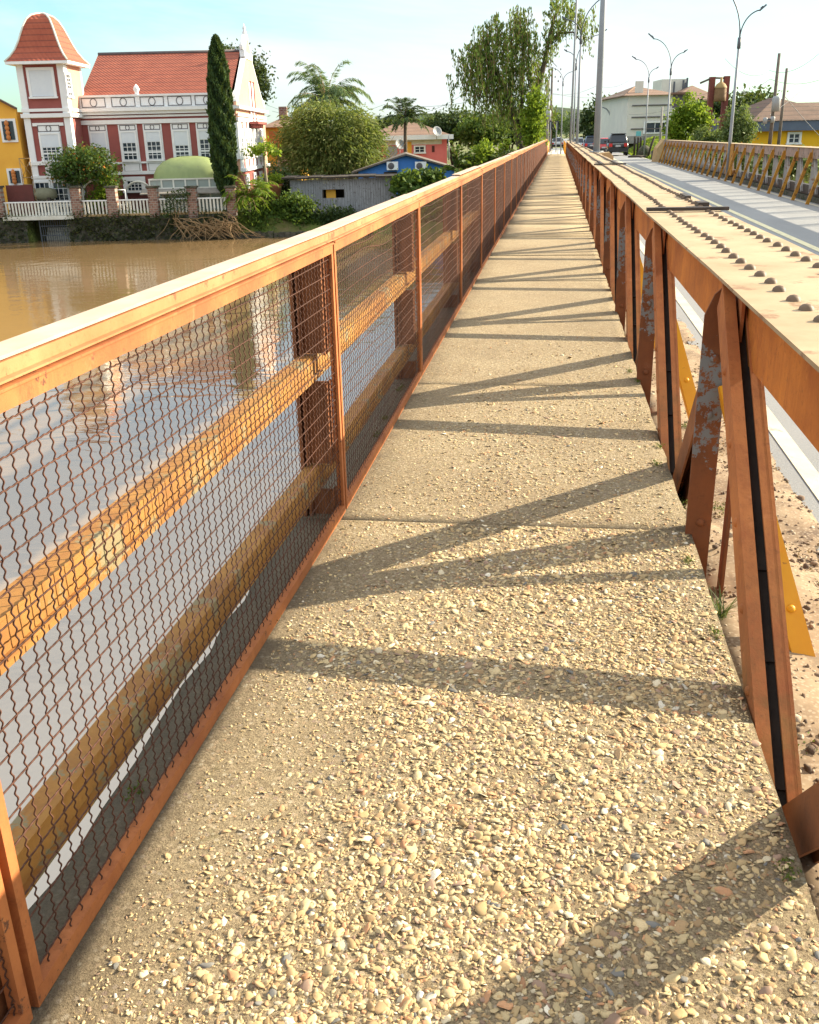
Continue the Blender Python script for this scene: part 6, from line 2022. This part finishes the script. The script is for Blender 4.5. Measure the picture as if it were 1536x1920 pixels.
# willow by the bridge end
def willow():
    t, L, S = plant('willow_tree', 'tall weeping willow at the far bank beside the end of the railing', 'tree', 985, 286, 76)
    tops = [(880, 108, -1), (905, 55, 0), (925, 45, 0), (945, 75, 1), (890, 85, 0), (915, 95, 0), (935, 110, 0), (972, 22, 0), (985, 40, 0), (965, 60, 1), (990, 75, 0), (975, 95, 0), (1000, 110, 1), (1040, 10, 0), (1055, -8, 1), (1070, 12, 0), (1080, 35, 0), (1050, 40, 0), (1035, 55, 0),
            (960, 120, 0), (930, 140, 0), (900, 140, 0), (1010, 150, 0), (985, 150, 0), (880, 150, 0), (950, 170, 0), (1100, 45, 0), (920, 180, 0), (1000, 190, 0), (970, 200, 0), (1022, 90, 0), (905, 115, 0), (945, 135, 1)]
    fork = L(1000, 230)
    tm = MB()
    def limb(pts, r0):
        P = [L(*p) for p in pts]
        tm.tube(P, [r0 * (1 - 0.75 * i / (len(P) - 1)) for i in range(len(P))], 8)
    limb([(985, 292, 0), (975, 270, 0), (968, 235, 0), (952, 180, 0), (925, 120, 0), (905, 75, 0)], 0.34)
    limb([(985, 288, 0.2), (998, 235, 0.3), (1010, 165, 0.3), (1023, 110, 0), (1032, 60, 0), (1045, 15, 0)], 0.30)
    limb([(972, 260, 0), (978, 200, 0), (982, 130, 0), (978, 60, 0), (972, 30, 0)], 0.18)
    limb([(1027, 80, 0), (1050, 62, 0), (1075, 60, 0), (1092, 80, 0)], 0.12)
    limb([(1018, 130, 0), (1030, 110, 0), (1045, 125, 0)], 0.07)
    limb([(940, 150, 0), (905, 110, 0), (880, 105, 0), (866, 118, 0)], 0.10)
    limb([(950, 180, 0), (915, 182, 0), (888, 178, 0)], 0.08)
    tm.build('trunk', M['bark'], t)
    P, D, T = [], [], []
    tw = []
    for (px, py, dw) in tops:
        big = 1.0 if px < 1020 else 0.75
        ns = int(20 * big)
        c0 = L(px, py, dw)
        for s in range(ns):
            c = c0 + Vector((rng.normal() * 0.50 * big, rng.normal() * 0.8, rng.normal() * 0.45))
            zlim = L(px, 268 if px < 1015 else (py + 85)).z
            ln = min(random.uniform(0.7, 3.0) * (0.55 if px > 1020 else 1.0), max(0.8, c.z - zlim))
            sway = Vector((rng.normal() * 0.10, rng.normal() * 0.10, -1)).normalized()
            tone = random.uniform(0.1, 0.9)
            k = int(ln * 12) + 6
            f = rng.uniform(0, 1, k)
            pts = np.array(c)[None] + np.array(sway)[None] * (f * ln)[:, None] + rng.normal(size=(k, 3)) * np.array([0.09, 0.09, 0.05])
            pts[:, 2] += 0.25 * np.sin(np.clip(f * 6, 0, 1.57)) - 0.1
            P.append(pts); D.append(np.repeat(np.array([[0, 0, -1.0]]), k, 0)); T.append(tone + rng.normal(size=k) * 0.15)
            tw.append([np.array(c) + np.array(sway) * ln * q for q in (0, 0.4, 0.8)])
    P, D, T = np.concatenate(P), np.concatenate(D), np.concatenate(T)
    cr_ = leaf_mesh('crown', P, 0.27, G['willow'], t, 2.8, dirs=D, spread=0.40, tone=T)
    V, F = rods(np.array(tw), 0.018, 3)
    mesh_np('twigs', V, F, M['branch'], cr_)
willow()
bushy('vine_covered_tree', 'bright lime creeper covered stump right of the willow trunk', 'tree', 1004, 288, 73.5,
      [(1003, 192, 11, 26, 0, 10), (1006, 222, 11, 28, 0, 10), (995, 250, 16, 26, 0, 12), (991, 225, 12, 24, 0.3, 10), (1003, 265, 12, 14, 0, 10)], 3400, 0.26, 'lime', [(1008, 200, 0), (1005, 230, 0)], 0.26, tr=0.14)
# bank plants right of the shed, left to right
bushy('broadleaf_shrub', 'broad leaved bright shrub climbing over the right end of the shed', 'shrub', 785, 400, 68,
      [(785, 340, 44, 12, 0, 18), (758, 344, 22, 14, -0.4, 14), (812, 338, 26, 10, 0, 14), (778, 354, 30, 10, -0.4, 12)], 2100, 0.36, 'mid', [(785, 345, 0), (765, 350, 0)], 0.3, aspect=1.4, tr=0.08, z=-3.2)
bushy('shrub', 'light green leafy shrub in front of the left end of the plank shed', 'shrub', 556, 428, 66.9,
      [(555, 392, 34, 22, 0, 20), (530, 400, 22, 24, 0, 16), (572, 385, 18, 18, 0, 14), (545, 376, 20, 12, 0, 14), (560, 412, 30, 14, 0, 16)], 3000, 0.24, 'mid', None, 0.26, 1.8, tr=0.06)
bushy('shrub', 'low dull green shrub below the broken shed window', 'shrub', 625, 432, 66.8, [(622, 402, 22, 16, 0, 16), (650, 404, 18, 14, 0, 14), (600, 408, 16, 12, 0, 12)], 1500, 0.2, 'dark', None, 0.2, tr=0.04)
bushy('shrub', 'dark bushy growth between the papaya and the bamboo', 'shrub', 520, 380, 72, [(515, 335, 16, 26, 0, 16), (535, 345, 18, 24, 0, 16), (505, 360, 14, 18, 0, 12)], 2000, 0.24, 'dark', None, 0.28, tr=0.06, z=-2.8)
bushy('shrub', 'mid green bush at the foot of the tall pot', 'shrub', 500, 400, 67.4, [(495, 385, 20, 22, 0, 14), (515, 400, 16, 18, 0, 12)], 1500, 0.2, 'mid', None, 0.22, tr=0.05)
bushy('pot_plant', 'small bright plant growing in the tall terracotta pot', 'plant', 515, 347, 69, [(516, 335, 12, 9, 0, 9)], 420, 0.2, 'lime', None, 0.15, tr=0.03)
arching('banana_plant', 'ragged banana leaves standing left of the willow beside the railing', 'plant', 858, 338, 69, 318, 12, 1.7, 'mid', 0.42, 0.42, droop=0.9, n_leaf=46, up=1.5, z=-2.6)
bushy('shrub', 'pale yellow green shrub by the railing below the willow', 'shrub', 903, 318, 70, [(905, 288, 16, 16, 0, 14), (895, 302, 20, 12, 0, 12), (912, 275, 8, 10, 0, 8)], 1300, 0.24, 'lime', None, 0.24, tr=0.05, z=-2.2)
arching('banana_plant', 'low clump of wide green leaves close to the railing before the willow', 'plant', 943, 305, 71, 293, 9, 1.2, 'lime', 0.36, 0.36, droop=0.8, n_leaf=34, up=1.5, z=-1.9)
bushy('shrub', 'grey green scrub beside the railing between the two banana clumps', 'shrub', 880, 330, 70, [(880, 308, 24, 10, 0, 14), (925, 300, 20, 9, 0, 12), (960, 292, 14, 8, 0, 10)], 1500, 0.22, 'dark', None, 0.22, tr=0.04, z=-2.4)
# belt of dark trees behind
belt = [(735, 262, 120, 40, 36, 'dark', 'first dark tree of the belt, behind the pink house roof'), (850, 258, 112, 45, 42, 'dark', 'dark rounded tree of the belt right of the pink house'), (905, 262, 108, 40, 38, 'mid', 'mid green tree of the belt behind the willow foliage'),
        (815, 262, 128, 36, 34, 'mid', 'mid green tree rising behind the dish on the pink house'), (955, 260, 116, 40, 40, 'dark', 'dark tree of the belt hidden behind the willow trunk')]
for px, pyb, w, rx, ry, mt_, lab in belt:
    bushy('background_tree', lab, 'tree', px, pyb + 8, w, [(px, pyb - ry * 0.55, rx, ry * 0.6, 0, rx), (px - rx * 0.4, pyb - ry * 0.3, rx * 0.6, ry * 0.5, -1, rx * 0.5), (px + rx * 0.45, pyb - ry * 0.35, rx * 0.6, ry * 0.5, -1, rx * 0.5)], 3600, 0.42, mt_, None, 0.5, group='trees of the belt behind the houses', z=-1.2, tr=0.25)
bushy('background_tree', 'large dark rounded tree beyond the cars by the apartment block', 'tree', 1128, 262, 150, [(1130, 215, 26, 28, 0, 26), (1110, 232, 18, 24, -1, 20), (1155, 225, 24, 26, 0, 24), (1170, 235, 18, 22, 2, 20), (1140, 245, 40, 16, -3, 24)], 5600, 0.6, 'dark', None, 0.7, z=-0.6, tr=0.4)
bushy('background_tree', 'small grey leafless looking tree beyond the walkway end', 'tree', 1068, 262, 150, [(1068, 238, 12, 18, 0, 12), (1076, 225, 8, 12, 0, 10)], 700, 0.4, 'grey', None, 0.6, z=-0.4, tr=0.14)
bushy('background_tree', 'small green tree behind the electronic board', 'tree', 1036, 262, 128, [(1036, 228, 12, 16, 0, 12), (1030, 245, 12, 14, 0, 12)], 1400, 0.4, 'mid', None, 0.5, z=-0.4, tr=0.15)
bushy('background_tree', 'wide dark tree behind the bell between the two house roofs', 'tree', 1390, 265, 108, [(1375, 210, 34, 26, 0, 30), (1410, 195, 22, 20, 2, 24), (1335, 215, 30, 28, 2, 28), (1430, 190, 16, 14, 3, 18), (1390, 235, 50, 26, 0, 34)], 6000, 0.48, 'dark', None, 0.55, z=-0.6, tr=0.35)
bushy('street_tree', 'lime green young tree behind the end of the far truss', 'tree', 1287, 272, 77, [(1280, 235, 24, 28, 0, 20), (1300, 222, 20, 28, 0, 18), (1272, 212, 10, 26, 0, 10), (1291, 200, 9, 22, 0, 9), (1318, 235, 16, 24, 0, 14), (1265, 245, 14, 22, 0, 14), (1312, 208, 9, 18, 0, 8)], 4200, 0.26, 'lime', [(1283, 225, 0), (1300, 220, 0), (1272, 220, 0)], 0.24, aspect=1.7, z=-0.7, tr=0.09)
bushy('street_tree', 'grey green fluffy tree right of the lamp before the shingle house', 'tree', 1385, 272, 70, [(1388, 235, 22, 26, 0, 20), (1372, 225, 12, 20, 0, 12), (1400, 245, 16, 24, 0, 16), (1380, 250, 28, 20, 0, 18), (1392, 212, 9, 12, 0, 9)], 4400, 0.22, 'grey', None, 0.2, aspect=2.4, z=-0.7, tr=0.08)
bushy('shrub', 'greyish white flowering bush between the two street trees', 'shrub', 1322, 274, 75, [(1318, 256, 18, 14, 0, 14), (1345, 258, 16, 12, 0, 12)], 1500, 0.2, 'grey', None, 0.2, z=-0.8, tr=0.05)
bushy('shrub', 'low mixed scrub on the bank behind the far truss', 'shrub', 1430, 290, 58, [(1400, 300, 40, 16, 0, 16), (1450, 305, 40, 16, -2, 16), (1500, 312, 40, 18, -3, 16), (1350, 296, 30, 14, 2, 16), (1300, 292, 24, 12, 6, 14)], 5200, 0.26, 'grey', None, 0.3, z=-2.6, tr=0.06)
# bare branches lodged against the wall
def driftwood():
    t, L, S = plant('driftwood_pile', 'tangle of bare washed up branches leaning on the stone wall', 'branches', 375, 440, 65.5, z=WATER_Z)
    mb = MB()
    for k in range(90):
        a = L(random.uniform(310, 430), random.uniform(408, 425), random.uniform(-0.6, 0.2))
        b = Vector((a.x + random.uniform(0.7, 3.0) * random.choice((1, 1, 0.6)), random.uniform(-1.0, 0.0), random.uniform(-0.1, 0.3)))
        if random.random() < 0.25: b.x = a.x - random.uniform(0.3, 1.6)
        m_ = a.lerp(b, 0.5) + Vector((rng.normal() * 0.2, rng.normal() * 0.1, rng.normal() * 0.22 + 0.1))
        r = random.uniform(0.012, 0.035)
        mb.tube([a, a.lerp(m_, 0.5) + Vector(rng.normal(size=3)) * 0.06, m_, m_.lerp(b, 0.5) + Vector(rng.normal(size=3)) * 0.06, b], [r, r * 0.9, r * 0.8, r * 0.7, r * 0.4], 5, cap=False)
    for k in range(10):
        a = L(random.uniform(400, 440), random.uniform(395, 420), 0)
        c = a + Vector((random.uniform(0.3, 1.0), -0.4, random.uniform(-1.2, -0.3)))
        mb.tube([a, a.lerp(c, 0.5) + Vector((0.2, -0.2, 0.2)), c], 0.018, 5, cap=False)
    mb.build('branches', M['branch'], t)
    bushy('twiggy_bush', 'grey twiggy bush growing out of the wall before the pickets', 'shrub', 330, 408, 65.6, [(330, 378, 14, 20, 0, 8), (342, 365, 10, 16, 0, 8), (318, 398, 14, 12, 0, 8)], 620, 0.16, 'dark', [(330, 372, 0), (345, 362, 0), (316, 392, 0), (322, 365, 0)], 0.2, tr=0.04, trunk_mat='branch')
driftwood()
# plants on the bridge itself
def tuft(label, x, y, z, n, h, mat, name='grass_tuft', cat='grass tuft', spread=0.7):
    t = thing(name, label, cat, (x, y, z))
    VV, FF, TT = [], [], []
    for k in range(n):
        a = random.uniform(0, 6.28); ln = h * random.uniform(0.6, 1.1); w = 0.0035
        d = Vector((math.cos(a) * spread * random.uniform(.3, 1), math.sin(a) * spread * random.uniform(.3, 1), 1)).normalized()
        p = Vector((rng.normal() * 0.012, rng.normal() * 0.012, 0)); s = Vector((-math.sin(a), math.cos(a), 0)) * w
        b = len(VV)
        for i in range(5):
            f = i / 4
            VV += [tuple(p - s * (1 - f * 0.9)), tuple(p + s * (1 - f * 0.9))]
            p = p + d * ln / 4; d.z -= 0.32; d.normalize()
        for i in range(4): FF.append((b + 2 * i, b + 2 * i + 1, b + 2 * i + 3, b + 2 * i + 2))
        TT += [random.random()] * 10
    mesh_np('blades', VV, np.array(FF), G[mat], t, tone=TT)
    return t
tuft('spiky grey green grass tuft growing between walkway and truss', 0.70, 3.62, -0.26, 70, 0.17, 'grass')
def moss():
    C, T = [], []
    for k in range(60):
        x, y = random.uniform(0.64, 1.15), random.uniform(1.8, 12)
        if k < 5: x, y = [(1.12, 2.75), (1.05, 2.95), (0.9, 4.9), (0.95, 4.4), (0.72, 5.0)][k]
        m_ = random.randint(60, 160); r = random.uniform(0.015, 0.045)
        q = rng.normal(size=(m_, 3)) * np.array([r, r, r * 0.35]) + np.array([x, y, -0.25 if x < 0.95 else -0.275])
        C.append(q); T.append(rng.uniform(0.1, 0.9, m_))
    for k in range(14):
        x, y = (random.uniform(0.55, 0.605), random.uniform(1.6, 7)) if k % 2 else (random.uniform(-1.06, -0.90), random.uniform(1.5, 7))
        if k == 1: x, y = 0.585, 3.02
        m_ = 70; r = 0.016
        C.append(rng.normal(size=(m_, 3)) * np.array([r * 0.7, r * 1.6, r * 0.25]) + np.array([min(x, 0.595), y, 0.005])); T.append(rng.uniform(0.1, 0.9, m_))
    o = leaf_mesh('moss', np.concatenate(C), 0.009, G['moss'], None, 1.5, tone=np.concatenate(T))
    tag(o, kind='stuff')
    # dry leaf litter and grit between walkway and road
    n = 7000
    P = np.stack([rng.uniform(0.63, 1.38, n), 1.2 + 14 * rng.beta(1, 2, n), np.full(n, -0.262)], 1)
    P[:, 2] -= 0.035 * (P[:, 0] - 0.62) / 0.8
    mt = leafmat('dry litter', [(0.0, (0.10, 0.06, 0.035)), (0.5, (0.28, 0.18, 0.10)), (1.0, (0.46, 0.36, 0.24))], 0.1)
    d = rng.normal(size=(n, 3)); d[:, 2] *= 0.25
    o = leaf_mesh('litter', P, 0.020, mt, None, 1.7, dirs=d, spread=0.15)
    tag(o, kind='stuff')
moss()
# grass on the verges beyond the bridge
def verge():
    n = 26000
    u = rng.uniform(18, 48, n); w = 70 + 45 * rng.uniform(0, 1, n) ** 1.5
    P = np.stack([u * CY - w * SY, u * SY + w * CY, ground_z(u, w) + 0.09], 1)
    keep = P[:, 0] > 7.0
    P = P[keep]
    d = np.repeat(np.array([[0, 0, 1.0]]), len(P), 0)
    o = leaf_mesh('verge_grass', P, 0.28, G['lime'], None, 2.5, dirs=d, spread=0.5)
    tag(o, kind='stuff')
    n = 16000
    u = rng.uniform(-9.5, 8.5, n); w = 66.5 + 16 * rng.uniform(0, 1, n) ** 1.3
    P = np.stack([u * CY - w * SY, u * SY + w * CY, ground_z(u, w) + 0.08], 1)
    P = P[P[:, 0] < -1.6 - 0]
    d = np.repeat(np.array([[0, 0, 1.0]]), len(P), 0)
    o = leaf_mesh('bank_weeds', P, 0.30, G['mid'], None, 2.4, dirs=d, spread=0.7)
    tag(o, kind='stuff')
verge()
